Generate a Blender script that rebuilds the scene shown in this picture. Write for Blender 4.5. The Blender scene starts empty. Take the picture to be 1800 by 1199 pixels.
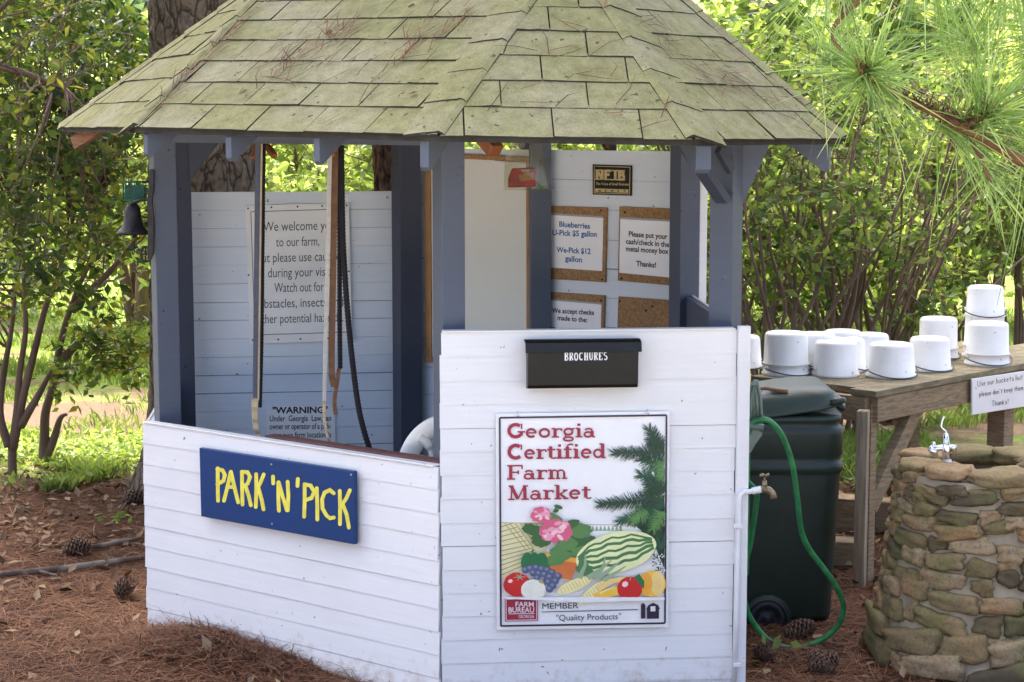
import bpy, math, random
import numpy as np
from mathutils import Vector as V3, Matrix, noise

# ------------------------------------------------------------------ camera, sky, sun, exposure
sc = bpy.context.scene
F, HOR, CAMZ = 3300.0, 207.0, 1.87
PITCH = math.atan((599.5 - HOR) / F)
cam_d = bpy.data.cameras.new('camera'); cam = bpy.data.objects.new('camera', cam_d)
sc.collection.objects.link(cam); sc.camera = cam
cam_d.sensor_width = 36.0; cam_d.lens = 36.0 * F / 1800.0
cam_d.clip_end = 2000.0; cam_d.clip_start = 0.05
cam.location = (0, 0, CAMZ); cam.rotation_euler = (math.radians(90) - PITCH, 0, 0)

SUN_DIR = V3((-0.22, 0.36, 0.90)).normalized()
SUN_EL = math.asin(SUN_DIR.z); SUN_ROT = math.atan2(SUN_DIR.x, SUN_DIR.y)
w = bpy.data.worlds.new('World'); sc.world = w; w.use_nodes = True
sky = w.node_tree.nodes.new('ShaderNodeTexSky'); sky.sky_type = 'NISHITA'; sky.sun_disc = False
sky.sun_elevation = SUN_EL; sky.sun_rotation = SUN_ROT; sky.dust_density = 7.0; sky.air_density = 0.7; sky.ozone_density = 1.0
bg = w.node_tree.nodes['Background']; bg.inputs[1].default_value = 0.15
w.node_tree.links.new(sky.outputs[0], bg.inputs[0])
sun_d = bpy.data.lights.new('sun', 'SUN'); sun = bpy.data.objects.new('sun', sun_d)
sc.collection.objects.link(sun)
sun_d.energy = 3.4; sun_d.angle = math.radians(10); sun_d.color = (1.0, 0.95, 0.86)
sun.location = (0, 0, 30); sun.rotation_euler = SUN_DIR.to_track_quat('Z', 'Y').to_euler()
sc.view_settings.view_transform = 'Standard'; sc.view_settings.look = 'None'
sc.view_settings.gamma = 1.0; sc.view_settings.use_curve_mapping = False
sc.view_settings.exposure = 2.4
sc.cycles.max_bounces = 7; sc.cycles.diffuse_bounces = 4; sc.cycles.transparent_max_bounces = 6
sc.cycles.transmission_bounces = 5; sc.cycles.caustics_reflective = False; sc.cycles.caustics_refractive = False
sc.cycles.sample_clamp_indirect = 6.0

rnd = random.Random(7)
rng = np.random.default_rng(11)
FORW = V3((0, math.cos(PITCH), -math.sin(PITCH))); UPV = V3((0, math.sin(PITCH), math.cos(PITCH)))
CAM = V3((0, 0, CAMZ))
def ray(px, py):
    return V3(((px - 900.0) / F, 0, 0)) + FORW + UPV * ((599.5 - py) / F)
def at(px, py, Y):
    d = ray(px, py); return CAM + d * (Y / d.y)
def onz(px, py, z):
    d = ray(px, py); return CAM + d * ((z - CAMZ) / d.z)
class Plane:
    """a vertical wall face: A and B are its two lower corners, left and right as seen from the camera"""
    def __init__(s, A, B):
        s.A = V3((A[0], A[1], 0)); s.B = V3((B[0], B[1], 0)); s.U = (s.B - s.A).normalized(); s.L = (s.B - s.A).length
        s.N = V3((s.U.y, -s.U.x, 0)); s.Z = V3((0, 0, 1))
        if s.N.y > 0: s.N = -s.N
    def hit(s, px, py, off=0.0):
        d = ray(px, py); t = (s.A - CAM).dot(s.N) / d.dot(s.N); return CAM + d * t + s.N * off
    def uz(s, px, py):
        p = s.hit(px, py); return (p - s.A).dot(s.U), p.z
    def pt(s, u, z, off=0.0):
        return s.A + s.U * u + V3((0, 0, z)) + s.N * off

# ------------------------------------------------------------------ materials
def new_mat(name):
    m = bpy.data.materials.new(name); m.use_nodes = True
    nt = m.node_tree; return m, nt, nt.nodes['Principled BSDF']
def coords(nt, scale=(1, 1, 1)):
    tc = nt.nodes.new('ShaderNodeTexCoord'); mp = nt.nodes.new('ShaderNodeMapping')
    mp.inputs['Scale'].default_value = scale; nt.links.new(tc.outputs['Object'], mp.inputs['Vector']); return mp.outputs[0]
def tex(nt, vec, scale, detail=4, rough=0.6):
    n = nt.nodes.new('ShaderNodeTexNoise'); n.inputs['Scale'].default_value = scale
    n.inputs['Detail'].default_value = detail; n.inputs['Roughness'].default_value = rough
    nt.links.new(vec, n.inputs['Vector']); return n.outputs['Fac']
def ramp(nt, fac, stops):
    r = nt.nodes.new('ShaderNodeValToRGB'); e = r.color_ramp.elements
    while len(e) < len(stops): e.new(0.5)
    for i, (p, c) in enumerate(stops):
        e[i].position = p; e[i].color = (*c, 1) if len(c) == 3 else c
    nt.links.new(fac, r.inputs[0]); return r.outputs[0]
def mixc(nt, fac, a, b, mode='MIX'):
    n = nt.nodes.new('ShaderNodeMix'); n.data_type = 'RGBA'; n.blend_type = mode
    if isinstance(fac, (int, float)): n.inputs[0].default_value = fac
    else: nt.links.new(fac, n.inputs[0])
    for i, x in ((6, a), (7, b)):
        if isinstance(x, tuple): n.inputs[i].default_value = (*x, 1)
        else: nt.links.new(x, n.inputs[i])
    return n.outputs[2]
def bump(nt, bs, h, strength=0.3, dist=0.01):
    b = nt.nodes.new('ShaderNodeBump'); b.inputs['Strength'].default_value = strength; b.inputs['Distance'].default_value = dist
    nt.links.new(h, b.inputs['Height']); nt.links.new(b.outputs[0], bs.inputs['Normal'])
def simple(name, col, rough=0.6, var=0.12, scale=6.0, bstr=0.15, bscale=60.0, stretch=(1, 1, 1), metal=0.0, spec=0.4, col2=None, p0=0.35, p1=0.65):
    m, nt, bs = new_mat(name)
    v = coords(nt, stretch); f = tex(nt, v, scale)
    c2 = col2 if col2 else tuple(max(0, c * (1 - var * 2)) for c in col)
    nt.links.new(ramp(nt, f, [(p0, c2), (p1, col)]), bs.inputs['Base Color'])
    bs.inputs['Roughness'].default_value = rough; bs.inputs['Metallic'].default_value = metal
    bs.inputs['Specular IOR Level'].default_value = spec
    if bstr > 0: bump(nt, bs, tex(nt, v, bscale), bstr, 0.004)
    return m
def painted(name, col, dirt, rough=0.55, wear=0.0, wearcol=(0.3, 0.25, 0.2), soil=False):
    """brushed paint on boards: faint streaks along the board, specks and scattered dirt"""
    m, nt, bs = new_mat(name)
    v = coords(nt); big = tex(nt, v, 2.2, 3)
    vs = coords(nt, (3, 3, 90)); streak = tex(nt, vs, 1.0, 5, 0.7)
    c = mixc(nt, ramp(nt, streak, [(0.3, (0, 0, 0)), (0.75, (1, 1, 1))]), tuple(x * 0.93 for x in col), col)
    c = mixc(nt, ramp(nt, big, [(0.45, (0, 0, 0)), (0.8, (0.55, 0.55, 0.55))]), c, dirt)
    sp = tex(nt, v, 55, 2, 0.5)
    c = mixc(nt, ramp(nt, sp, [(0.735, (0, 0, 0)), (0.76, (1, 1, 1))]), c, tuple(x * 0.35 for x in dirt))
    if soil:
        sp_ = nt.nodes.new('ShaderNodeSeparateXYZ'); nt.links.new(v, sp_.inputs[0])
        mr = nt.nodes.new('ShaderNodeMapRange'); mr.inputs[1].default_value = 0.0; mr.inputs[2].default_value = 0.20; mr.inputs[3].default_value = 0.20; mr.inputs[4].default_value = -0.20; nt.links.new(sp_.outputs[2], mr.inputs[0])
        ad = nt.nodes.new('ShaderNodeMath'); ad.operation = 'ADD'; nt.links.new(mr.outputs[0], ad.inputs[0]); nt.links.new(tex(nt, v, 24, 6, 0.7), ad.inputs[1])
        c = mixc(nt, ramp(nt, ad.outputs[0], [(0.52, (0, 0, 0)), (0.80, (0.7, 0.7, 0.7))]), c, (0.46, 0.36, 0.29))
        chip = tex(nt, coords(nt, (4, 4, 16)), 3.2, 7, 0.75)
        c = mixc(nt, ramp(nt, chip, [(0.70, (0, 0, 0)), (0.72, (0.75, 0.75, 0.75))]), c, (0.40, 0.37, 0.34))
    if wear > 0:
        wn = tex(nt, coords(nt, (6, 6, 30)), 1.6, 6, 0.75)
        c = mixc(nt, ramp(nt, wn, [(0.68 - wear * 0.1, (0, 0, 0)), (0.72, (1, 1, 1))]), c, wearcol)
    nt.links.new(c, bs.inputs['Base Color'])
    bs.inputs['Roughness'].default_value = rough; bs.inputs['Specular IOR Level'].default_value = 0.35
    bump(nt, bs, streak, 0.25, 0.002); return m
def leafmat(name, dark, mid, light, trans=0.45, rough=0.45):
    m, nt, bs = new_mat(name)
    a = nt.nodes.new('ShaderNodeAttribute'); a.attribute_name = 'tint'
    c = ramp(nt, a.outputs['Fac'], [(0.0, dark), (0.55, mid), (1.0, light)])
    nt.links.new(c, bs.inputs['Base Color']); bs.inputs['Roughness'].default_value = rough
    bs.inputs['Specular IOR Level'].default_value = 0.3
    t = nt.nodes.new('ShaderNodeBsdfTranslucent')
    g = nt.nodes.new('ShaderNodeMix'); g.data_type = 'RGBA'; g.blend_type = 'MULTIPLY'; g.inputs[0].default_value = 1.0
    nt.links.new(c, g.inputs[6]); g.inputs[7].default_value = (1.5, 1.55, 0.8, 1)
    nt.links.new(g.outputs[2], t.inputs['Color'])
    mx = nt.nodes.new('ShaderNodeMixShader'); mx.inputs[0].default_value = trans
    nt.links.new(bs.outputs[0], mx.inputs[1]); nt.links.new(t.outputs[0], mx.inputs[2])
    nt.links.new(mx.outputs[0], nt.nodes['Material Output'].inputs['Surface']); return m
def tinted(name, stops, rough=0.8, bstr=0.4, bscale=40, nscale=14, namp=0.35, spec=0.3):
    m, nt, bs = new_mat(name)
    a = nt.nodes.new('ShaderNodeAttribute'); a.attribute_name = 'tint'
    v = coords(nt); n = tex(nt, v, nscale, 5)
    ad = nt.nodes.new('ShaderNodeMath'); ad.operation = 'MULTIPLY_ADD'; nt.links.new(n, ad.inputs[0]); ad.inputs[1].default_value = namp
    su = nt.nodes.new('ShaderNodeMath'); su.operation = 'SUBTRACT'; nt.links.new(a.outputs['Fac'], su.inputs[0]); su.inputs[1].default_value = namp * 0.5
    nt.links.new(su.outputs[0], ad.inputs[2])
    nt.links.new(ramp(nt, ad.outputs[0], stops), bs.inputs['Base Color'])
    bs.inputs['Roughness'].default_value = rough; bs.inputs['Specular IOR Level'].default_value = spec
    if bstr: bump(nt, bs, tex(nt, v, bscale, 6, 0.7), bstr, 0.006)
    return m
M = {}
M['white'] = painted('white paint', (0.79, 0.785, 0.78), (0.68, 0.67, 0.65), 0.5, soil=True)
M['whitetrim'] = painted('white trim paint', (0.76, 0.755, 0.76), (0.6, 0.6, 0.6), 0.5)
M['inblue'] = painted('pale blue paint', (0.71, 0.765, 0.83), (0.62, 0.67, 0.72), 0.6)
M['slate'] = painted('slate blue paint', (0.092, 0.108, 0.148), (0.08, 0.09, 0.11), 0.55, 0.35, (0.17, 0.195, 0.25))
M['slate_shaded'] = painted('shaded slate paint', (0.055, 0.062, 0.092), (0.045, 0.047, 0.065), 0.6, 0.2, (0.16, 0.18, 0.24))  # same slate with shade put into its colour, for rear and underside pieces
M['rawwood'] = simple('bare rafter wood', (0.30, 0.15, 0.08), 0.8, 0.25, 3, 0.3, 20, (4, 4, 40))
M['shelf'] = simple('red brown shelf wood', (0.16, 0.07, 0.06), 0.7, 0.2, 5)
M['weather'] = simple('weathered table timber', (0.36, 0.265, 0.15), 0.85, 0.25, 2.5, 0.5, 8, (6, 6, 40), col2=(0.20, 0.145, 0.085))
M['plank'] = simple('weathered table planks', (0.28, 0.225, 0.13), 0.85, 0.25, 2.5, 0.5, 10, (5, 5, 30), col2=(0.14, 0.12, 0.07))
M['greyleg'] = simple('grey weathered post', (0.40, 0.33, 0.23), 0.85, 0.2, 2.5, 0.5, 8, (30, 30, 2), col2=(0.24, 0.18, 0.12))
M['navy'] = painted('navy sign paint', (0.006, 0.042, 0.16), (0.010, 0.04, 0.12), 0.45, 0.1, (0.02, 0.03, 0.07))
M['yellow'] = simple('yellow brush paint', (0.88, 0.78, 0.10), 0.5, 0.1, 30, 0.2, 90)
M['signwhite'] = simple('white sign board', (0.86, 0.86, 0.85), 0.35, 0.03, 5, 0.0)
M['oldwhite'] = simple('aged white sign board', (0.82, 0.82, 0.80), 0.45, 0.05, 5, 0.0)
M['paper'] = simple('white paper in sleeve', (0.84, 0.84, 0.86), 0.3, 0.03, 4, 0.05, 8)
M['cork'] = simple('cork board', (0.42, 0.24, 0.11), 0.9, 0.22, 90, 0.3, 150)
M['framewood'] = simple('pine frame wood', (0.42, 0.22, 0.085), 0.6, 0.15, 4, 0.1, 30, (30, 30, 3))
M['cream'] = simple('cream display panel', (0.74, 0.74, 0.67), 0.5, 0.03, 3, 0.0)
M['black'] = simple('black ink', (0.018, 0.018, 0.022), 0.5, 0.0, 5, 0.0)
M['inkgrey'] = simple('grey ink', (0.06, 0.055, 0.06), 0.5, 0.0, 5, 0.0)
M['inkblue'] = simple('blue ink', (0.03, 0.13, 0.34), 0.5, 0.0, 5, 0.0)
M['darkpen'] = simple('dark marker ink', (0.10, 0.035, 0.045), 0.5, 0.0, 5, 0.0)
M['maroon'] = simple('maroon ink', (0.33, 0.022, 0.055), 0.45, 0.03, 8, 0.0)
M['mailblack'] = simple('black enamel box', (0.007, 0.007, 0.006), 0.40, 0.2, 12, 0.05, 60, spec=0.35)
M['lettwhite'] = simple('white sticker letters', (0.82, 0.82, 0.84), 0.4, 0.0, 5, 0.0)
M['plaque'] = simple('dark plaque', (0.012, 0.010, 0.008), 0.5, 0.1, 20, 0.0, spec=0.2)
M['gold'] = simple('gold plaque letters', (0.42, 0.33, 0.15), 0.35, 0.1, 20, 0.0, metal=0.3)
def _plastic():
    m, nt, bs = new_mat('white bucket plastic'); v = coords(nt); c = ramp(nt, tex(nt, v, 9, 4), [(0.35, (0.80, 0.79, 0.75)), (0.65, (0.86, 0.86, 0.84))])
    c = mixc(nt, ramp(nt, tex(nt, coords(nt, (8, 8, 40)), 2.4, 6, 0.75), [(0.60, (0, 0, 0)), (0.78, (0.6, 0.6, 0.6))]), c, (0.50, 0.44, 0.36))
    c = mixc(nt, ramp(nt, tex(nt, v, 30, 3, 0.5), [(0.71, (0, 0, 0)), (0.74, (0.7, 0.7, 0.7))]), c, (0.30, 0.22, 0.20))
    nt.links.new(c, bs.inputs['Base Color']); bs.inputs['Roughness'].default_value = 0.36; bs.inputs['Subsurface Weight'].default_value = 0.0; return m
M['plastic'] = _plastic()
M['wire'] = simple('dark wire', (0.05, 0.05, 0.055), 0.4, 0.1, 20, 0, metal=0.7)
M['cart'] = simple('dark green cart plastic', (0.019, 0.033, 0.026), 0.42, 0.1, 4, 0.25, 220, spec=0.4, col2=(0.012, 0.023, 0.016))
M['label'] = simple('grey label', (0.34, 0.35, 0.38), 0.4, 0.05, 20, 0)
M['rubber'] = simple('black rubber', (0.016, 0.016, 0.02), 0.6, 0.1, 20, 0.1)
M['hose'] = simple('green hose', (0.03, 0.28, 0.085), 0.45, 0.28, 14, 0.05, spec=0.5)
M['hanger'] = simple('grey green hanger', (0.16, 0.215, 0.17), 0.4, 0.15, 15, 0.1, spec=0.5)
M['pvc'] = simple('white pvc pipe', (0.74, 0.74, 0.75), 0.4, 0.05, 12, 0)
M['brass'] = simple('weathered brass', (0.36, 0.27, 0.17), 0.45, 0.3, 40, 0.2, 90, metal=0.7)
M['chrome'] = simple('chrome', (0.75, 0.76, 0.80), 0.12, 0.02, 20, 0, metal=1.0)
M['iron'] = simple('black iron', (0.03, 0.026, 0.03), 0.45, 0.3, 30, 0.2, 80, metal=0.4)
M['greenbox'] = simple('green wire box', (0.02, 0.13, 0.085), 0.5, 0.2, 20, 0)
M['tan'] = simple('tan leather', (0.50, 0.40, 0.25), 0.6, 0.12, 20, 0.2, 120)
M['creamcloth'] = simple('cream webbing', (0.56, 0.52, 0.45), 0.8, 0.1, 60, 0.3, 300)
M['suede'] = simple('brown suede', (0.20, 0.105, 0.055), 0.9, 0.15, 40, 0.2, 200)
M['darkstrap'] = simple('grey blue webbing', (0.10, 0.11, 0.15), 0.8, 0.1, 60, 0.3, 300)
M['rope'] = simple('black braided rope', (0.012, 0.010, 0.014), 0.75, 0.3, 60, 0.8, 160)
M['peg'] = simple('orange brown wood', (0.30, 0.105, 0.04), 0.6, 0.2, 8, 0.1, 30)
M['ring'] = simple('off white moulded plastic', (0.78, 0.76, 0.70), 0.35, 0.06, 6, 0.0, spec=0.5)
M['red'] = simple('red wrapper', (0.42, 0.02, 0.025), 0.3, 0.3, 25, 0)
M['mortar'] = simple('pale mortar', (0.40, 0.33, 0.23), 0.95, 0.15, 12, 0.6, 60)
M['stone'] = tinted('field stone', [(0.0, (0.10, 0.075, 0.045)), (0.3, (0.19, 0.145, 0.065)), (0.55, (0.26, 0.19, 0.095)), (0.75, (0.31, 0.185, 0.085)), (1.0, (0.36, 0.27, 0.16))], 0.9, 1.0, 26, 12, 0.6)
def _moss(m):
    nt = m.node_tree; bs = nt.nodes['Principled BSDF']; lk = bs.inputs['Base Color'].links[0].from_socket
    v = coords(nt); c = mixc(nt, ramp(nt, tex(nt, v, 7, 5, 0.65), [(0.50, (0, 0, 0)), (0.66, (0.7, 0.7, 0.7))]), lk, (0.16, 0.165, 0.055))
    c = mixc(nt, ramp(nt, tex(nt, v, 90, 3, 0.7), [(0.28, (0.7, 0.7, 0.7)), (0.5, (0, 0, 0))]), c, (0.08, 0.065, 0.04)); nt.links.new(c, bs.inputs['Base Color'])
_moss(M['stone'])
M['cone'] = simple('pine cone', (0.17, 0.095, 0.06), 0.85, 0.3, 40, 0.2)
M['deadleaf'] = tinted('fallen leaf', [(0.0, (0.06, 0.03, 0.015)), (0.5, (0.16, 0.09, 0.05)), (0.85, (0.30, 0.21, 0.13)), (1.0, (0.34, 0.30, 0.12))], 0.8, 0, 40, 14, 0.1)
M['needle'] = tinted('fallen pine needle', [(0.0, (0.05, 0.021, 0.012)), (0.5, (0.16, 0.066, 0.032)), (1.0, (0.32, 0.16, 0.082))], 0.75, 0, 40, 3, 0.2)
M['stem'] = simple('shrub stem bark', (0.20, 0.135, 0.095), 0.9, 0.25, 8, 0.6, 30, (1, 1, 0.3))
M['lichen'] = simple('lichened stick', (0.20, 0.17, 0.14), 0.95, 0.2, 9, 0.5, 40, col2=(0.09, 0.06, 0.045), p0=0.42, p1=0.58)
M['grass'] = leafmat('grass blade', (0.10, 0.15, 0.03), (0.19, 0.265, 0.065), (0.34, 0.38, 0.16), 0.35, 0.6)
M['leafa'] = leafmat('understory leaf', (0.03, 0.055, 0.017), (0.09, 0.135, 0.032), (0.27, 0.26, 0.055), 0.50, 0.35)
M['leafb'] = leafmat('shrub leaf', (0.05, 0.085, 0.024), (0.12, 0.18, 0.05), (0.28, 0.33, 0.11), 0.55)
M['leafc'] = leafmat('far leaf tinted sunlit', (0.13, 0.18, 0.06), (0.30, 0.37, 0.14), (0.58, 0.62, 0.34), 0.55)  # sunlight put into the colour, paler than the near leaves
M['leafd'] = leafmat('blue green leaf', (0.05, 0.09, 0.06), (0.12, 0.19, 0.13), (0.30, 0.38, 0.30), 0.4)
M['pine'] = leafmat('pine needles', (0.09, 0.16, 0.045), (0.25, 0.39, 0.11), (0.54, 0.60, 0.26), 0.33, 0.45)
M['pinecrown'] = leafmat('pine crown', (0.025, 0.05, 0.018), (0.05, 0.09, 0.025), (0.09, 0.13, 0.04), 0.25, 0.5)
M['browntwig'] = simple('reddish pine twig', (0.22, 0.10, 0.055), 0.9, 0.2, 20, 0.5)
def _clear():
    m, nt, bs = new_mat('clear plastic sleeve')
    g = nt.nodes.new('ShaderNodeBsdfGlossy'); g.inputs['Roughness'].default_value = 0.12; g.inputs['Color'].default_value = (0.9, 0.9, 0.85, 1)
    t = nt.nodes.new('ShaderNodeBsdfTransparent'); t.inputs['Color'].default_value = (0.80, 0.80, 0.72, 1)
    mx = nt.nodes.new('ShaderNodeMixShader'); mx.inputs[0].default_value = 0.05
    nt.links.new(t.outputs[0], mx.inputs[1]); nt.links.new(g.outputs[0], mx.inputs[2])
    nt.links.new(mx.outputs[0], nt.nodes['Material Output'].inputs['Surface']); return m
M['clear'] = _clear()
def _shingle():
    m, nt, bs = new_mat('mossy asphalt shingle')
    a = nt.nodes.new('ShaderNodeAttribute'); a.attribute_name = 'tint'
    v = coords(nt); big = tex(nt, v, 3.2, 4); fine = tex(nt, v, 160, 2, 0.8); med = tex(nt, v, 20, 5, 0.7)
    base = ramp(nt, med, [(0.3, (0.26, 0.235, 0.155)), (0.7, (0.41, 0.37, 0.25))])
    moss = ramp(nt, med, [(0.3, (0.195, 0.185, 0.08)), (0.7, (0.325, 0.31, 0.15))])
    ad = nt.nodes.new('ShaderNodeMath'); ad.operation = 'MULTIPLY_ADD'; nt.links.new(a.outputs['Fac'], ad.inputs[0]); ad.inputs[1].default_value = 0.22; nt.links.new(big, ad.inputs[2])
    c = mixc(nt, ramp(nt, ad.outputs[0], [(0.36, (0.1, 0.1, 0.1)), (0.7, (1, 1, 1))]), base, moss)
    c = mixc(nt, ramp(nt, fine, [(0.3, (0.35, 0.35, 0.35)), (0.6, (0, 0, 0))]), c, (0.12, 0.115, 0.06))
    sp = tex(nt, v, 42, 2, 0.4)
    c = mixc(nt, ramp(nt, sp, [(0.70, (0, 0, 0)), (0.73, (0.8, 0.8, 0.8))]), c, (0.06, 0.06, 0.025))
    nt.links.new(c, bs.inputs['Base Color']); bs.inputs['Roughness'].default_value = 0.95; bs.inputs['Specular IOR Level'].default_value = 0.15
    bump(nt, bs, fine, 0.5, 0.003); return m
M['shingle'] = _shingle()
M['felt_shade'] = simple('dark roofing felt', (0.045, 0.04, 0.032), 0.95, 0.2, 20, 0)
M['gravelcap'] = simple('grey hip strip', (0.16, 0.165, 0.115), 0.95, 0.25, 60, 0.5, 200)
def _bark(name, a, b, crack):
    m, nt, bs = new_mat(name)
    v = coords(nt, (1, 1, 0.35)); vo = nt.nodes.new('ShaderNodeTexVoronoi'); vo.feature = 'DISTANCE_TO_EDGE'
    vo.inputs['Scale'].default_value = 17; wob = tex(nt, v, 9, 4)
    mp = nt.nodes.new('ShaderNodeVectorMath'); mp.operation = 'SCALE'; mp.inputs['Scale'].default_value = 1.0
    ad = nt.nodes.new('ShaderNodeVectorMath'); ad.operation = 'ADD'
    no = nt.nodes.new('ShaderNodeTexNoise'); no.inputs['Scale'].default_value = 7; nt.links.new(v, no.inputs['Vector'])
    sc_ = nt.nodes.new('ShaderNodeVectorMath'); sc_.operation = 'SCALE'; sc_.inputs['Scale'].default_value = 0.14
    nt.links.new(no.outputs['Color'], sc_.inputs[0]); nt.links.new(v, ad.inputs[0]); nt.links.new(sc_.outputs[0], ad.inputs[1])
    nt.links.new(ad.outputs[0], vo.inputs['Vector'])
    c = ramp(nt, tex(nt, coords(nt), 34, 8, 0.8), [(0.36, a), (0.62, b)])
    c = mixc(nt, ramp(nt, vo.outputs['Distance'], [(0.01, (0.8, 0.8, 0.8)), (0.09, (0, 0, 0))]), c, crack)
    nt.links.new(c, bs.inputs['Base Color']); bs.inputs['Roughness'].default_value = 0.95; bs.inputs['Specular IOR Level'].default_value = 0.2
    h = ramp(nt, vo.outputs['Distance'], [(0.0, (0, 0, 0)), (0.16, (1, 1, 1))])
    h = mixc(nt, 0.55, h, tex(nt, coords(nt), 40, 6, 0.7) if False else ramp(nt, tex(nt, coords(nt), 40, 6, 0.7), [(0, (0, 0, 0)), (1, (1, 1, 1))]))
    bump(nt, bs, h, 1.0, 0.03); return m
M['barkgrey'] = _bark('grey pine bark', (0.10, 0.075, 0.05), (0.25, 0.195, 0.14), (0.03, 0.02, 0.013))
M['barkred'] = _bark('red brown pine bark', (0.055, 0.03, 0.018), (0.15, 0.085, 0.05), (0.02, 0.01, 0.006))

# ------------------------------------------------------------------ mesh collecting
class MB:
    def __init__(s): s.v = []; s.f = []; s.m = []; s.sm = []; s.t = []; s.tint = 0.5
    def add(s, vs, fs, mi=0, smooth=False):
        o = len(s.v); s.v += [tuple(x) for x in vs]; s.t += [s.tint] * len(vs)
        for f in fs: s.f.append(tuple(i + o for i in f)); s.m.append(mi); s.sm.append(smooth)
    def para(s, o, a, b, c, mi=0):
        o = V3(o); a = V3(a); b = V3(b); c = V3(c)
        vs = [o, o + a, o + a + b, o + b, o + c, o + a + c, o + a + b + c, o + b + c]
        fs = [(0, 3, 2, 1), (4, 5, 6, 7), (0, 1, 5, 4), (1, 2, 6, 5), (2, 3, 7, 6), (3, 0, 4, 7)]
        if a.cross(b).dot(c) < 0: fs = [f[::-1] for f in fs]
        s.add(vs, fs, mi)
    def box(s, c, sx, sy, sz, rz=0.0, mi=0):
        ca, sa = math.cos(rz), math.sin(rz); a = V3((ca * sx, sa * sx, 0)); b = V3((-sa * sy, ca * sy, 0)); d = V3((0, 0, sz))
        s.para(V3(c) - a / 2 - b / 2 - d / 2, a, b, d, mi)
    def bar(s, p, q, w, h, up=(0, 0, 1), mi=0):
        p = V3(p); q = V3(q); d = q - p; sd = d.cross(V3(up)).normalized(); u = sd.cross(d).normalized()
        s.para(p - sd * w / 2 - u * h / 2, d, sd * w, u * h, mi)
    def prism(s, poly, vec, mi=0):
        n = len(poly); vec = V3(vec); p = [V3(x) for x in poly]; nn = V3((0, 0, 0))
        for i in range(n): nn += p[i].cross(p[(i + 1) % n])
        if nn.dot(vec) > 0: p = p[::-1]
        vs = p + [x + vec for x in p]
        fs = [tuple(range(n)), tuple(range(2 * n - 1, n - 1, -1))] + [(j, i, i + n, j + n) for i in range(n) for j in [(i + 1) % n]]
        s.add(vs, fs, mi)
    def tube(s, pts, r, n=8, mi=0, caps=True, flat=None, up=None):
        pts = [V3(p) for p in pts]; k = len(pts); rr = r if isinstance(r, (list, tuple)) else [r] * k
        vs = []; u = None
        for i, p in enumerate(pts):
            d = (pts[min(i + 1, k - 1)] - pts[max(i - 1, 0)]).normalized()
            if u is None:
                ref = V3(up) if up else (V3((0, 0, 1)) if abs(d.z) < 0.9 else V3((0, 1, 0)))
                u = (ref - d * ref.dot(d)).normalized()
            else: u = (u - d * u.dot(d)).normalized()
            b = d.cross(u)
            for j in range(n):
                a = 2 * math.pi * j / n; vs.append(p + u * math.cos(a) * rr[i] * (flat or 1.0) + b * math.sin(a) * rr[i])
        fs = [(i * n + j, i * n + (j + 1) % n, (i + 1) * n + (j + 1) % n, (i + 1) * n + j) for i in range(k - 1) for j in range(n)]
        if caps: fs += [tuple(range(n - 1, -1, -1)), tuple((k - 1) * n + j for j in range(n))]
        s.add(vs, fs, mi, True)
    def lathe(s, prof, c=(0, 0, 0), n=32, mi=0, X=(1, 0, 0), Yv=(0, 1, 0), Zv=(0, 0, 1)):
        c = V3(c); X = V3(X); Yv = V3(Yv); Zv = V3(Zv); vs = []
        for r, z in prof:
            for j in range(n):
                a = 2 * math.pi * j / n; vs.append(c + X * r * math.cos(a) + Yv * r * math.sin(a) + Zv * z)
        k = len(prof)
        s.add(vs, [(i * n + j, i * n + (j + 1) % n, (i + 1) * n + (j + 1) % n, (i + 1) * n + j) for i in range(k - 1) for j in range(n)], mi, True)
    def loft(s, rings, mi=0, caps=True, smooth=True):
        n = len(rings[0]); vs = [p for r in rings for p in r]; k = len(rings)
        fs = [(i * n + j, i * n + (j + 1) % n, (i + 1) * n + (j + 1) % n, (i + 1) * n + j) for i in range(k - 1) for j in range(n)]
        if caps: fs += [tuple(range(n - 1, -1, -1)), tuple((k - 1) * n + j for j in range(n))]
        s.add(vs, fs, mi, smooth)
    def build(s, name, mats, parent=None, bevel=0.0, local=False, angle=None):
        if not isinstance(mats, (list, tuple)): mats = [mats]
        off = V3((0, 0, 0))
        if parent is not None and not local:
            p = parent
            while p is not None: off += p.location; p = p.parent
        me = bpy.data.meshes.new(name)
        me.from_pydata([(a - off.x, b - off.y, c - off.z) for a, b, c in s.v], [], s.f)
        for m in mats: me.materials.append(m)
        me.polygons.foreach_set('material_index', s.m); me.polygons.foreach_set('use_smooth', s.sm)
        at_ = me.attributes.new('tint', 'FLOAT', 'POINT'); at_.data.foreach_set('value', s.t)
        me.update(); o = bpy.data.objects.new(name, me); sc.collection.objects.link(o)
        if parent is not None: o.parent = parent
        if bevel:
            b = o.modifiers.new('bevel', 'BEVEL'); b.width = bevel; b.segments = 2; b.limit_method = 'ANGLE'; b.harden_normals = False
        return o
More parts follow.
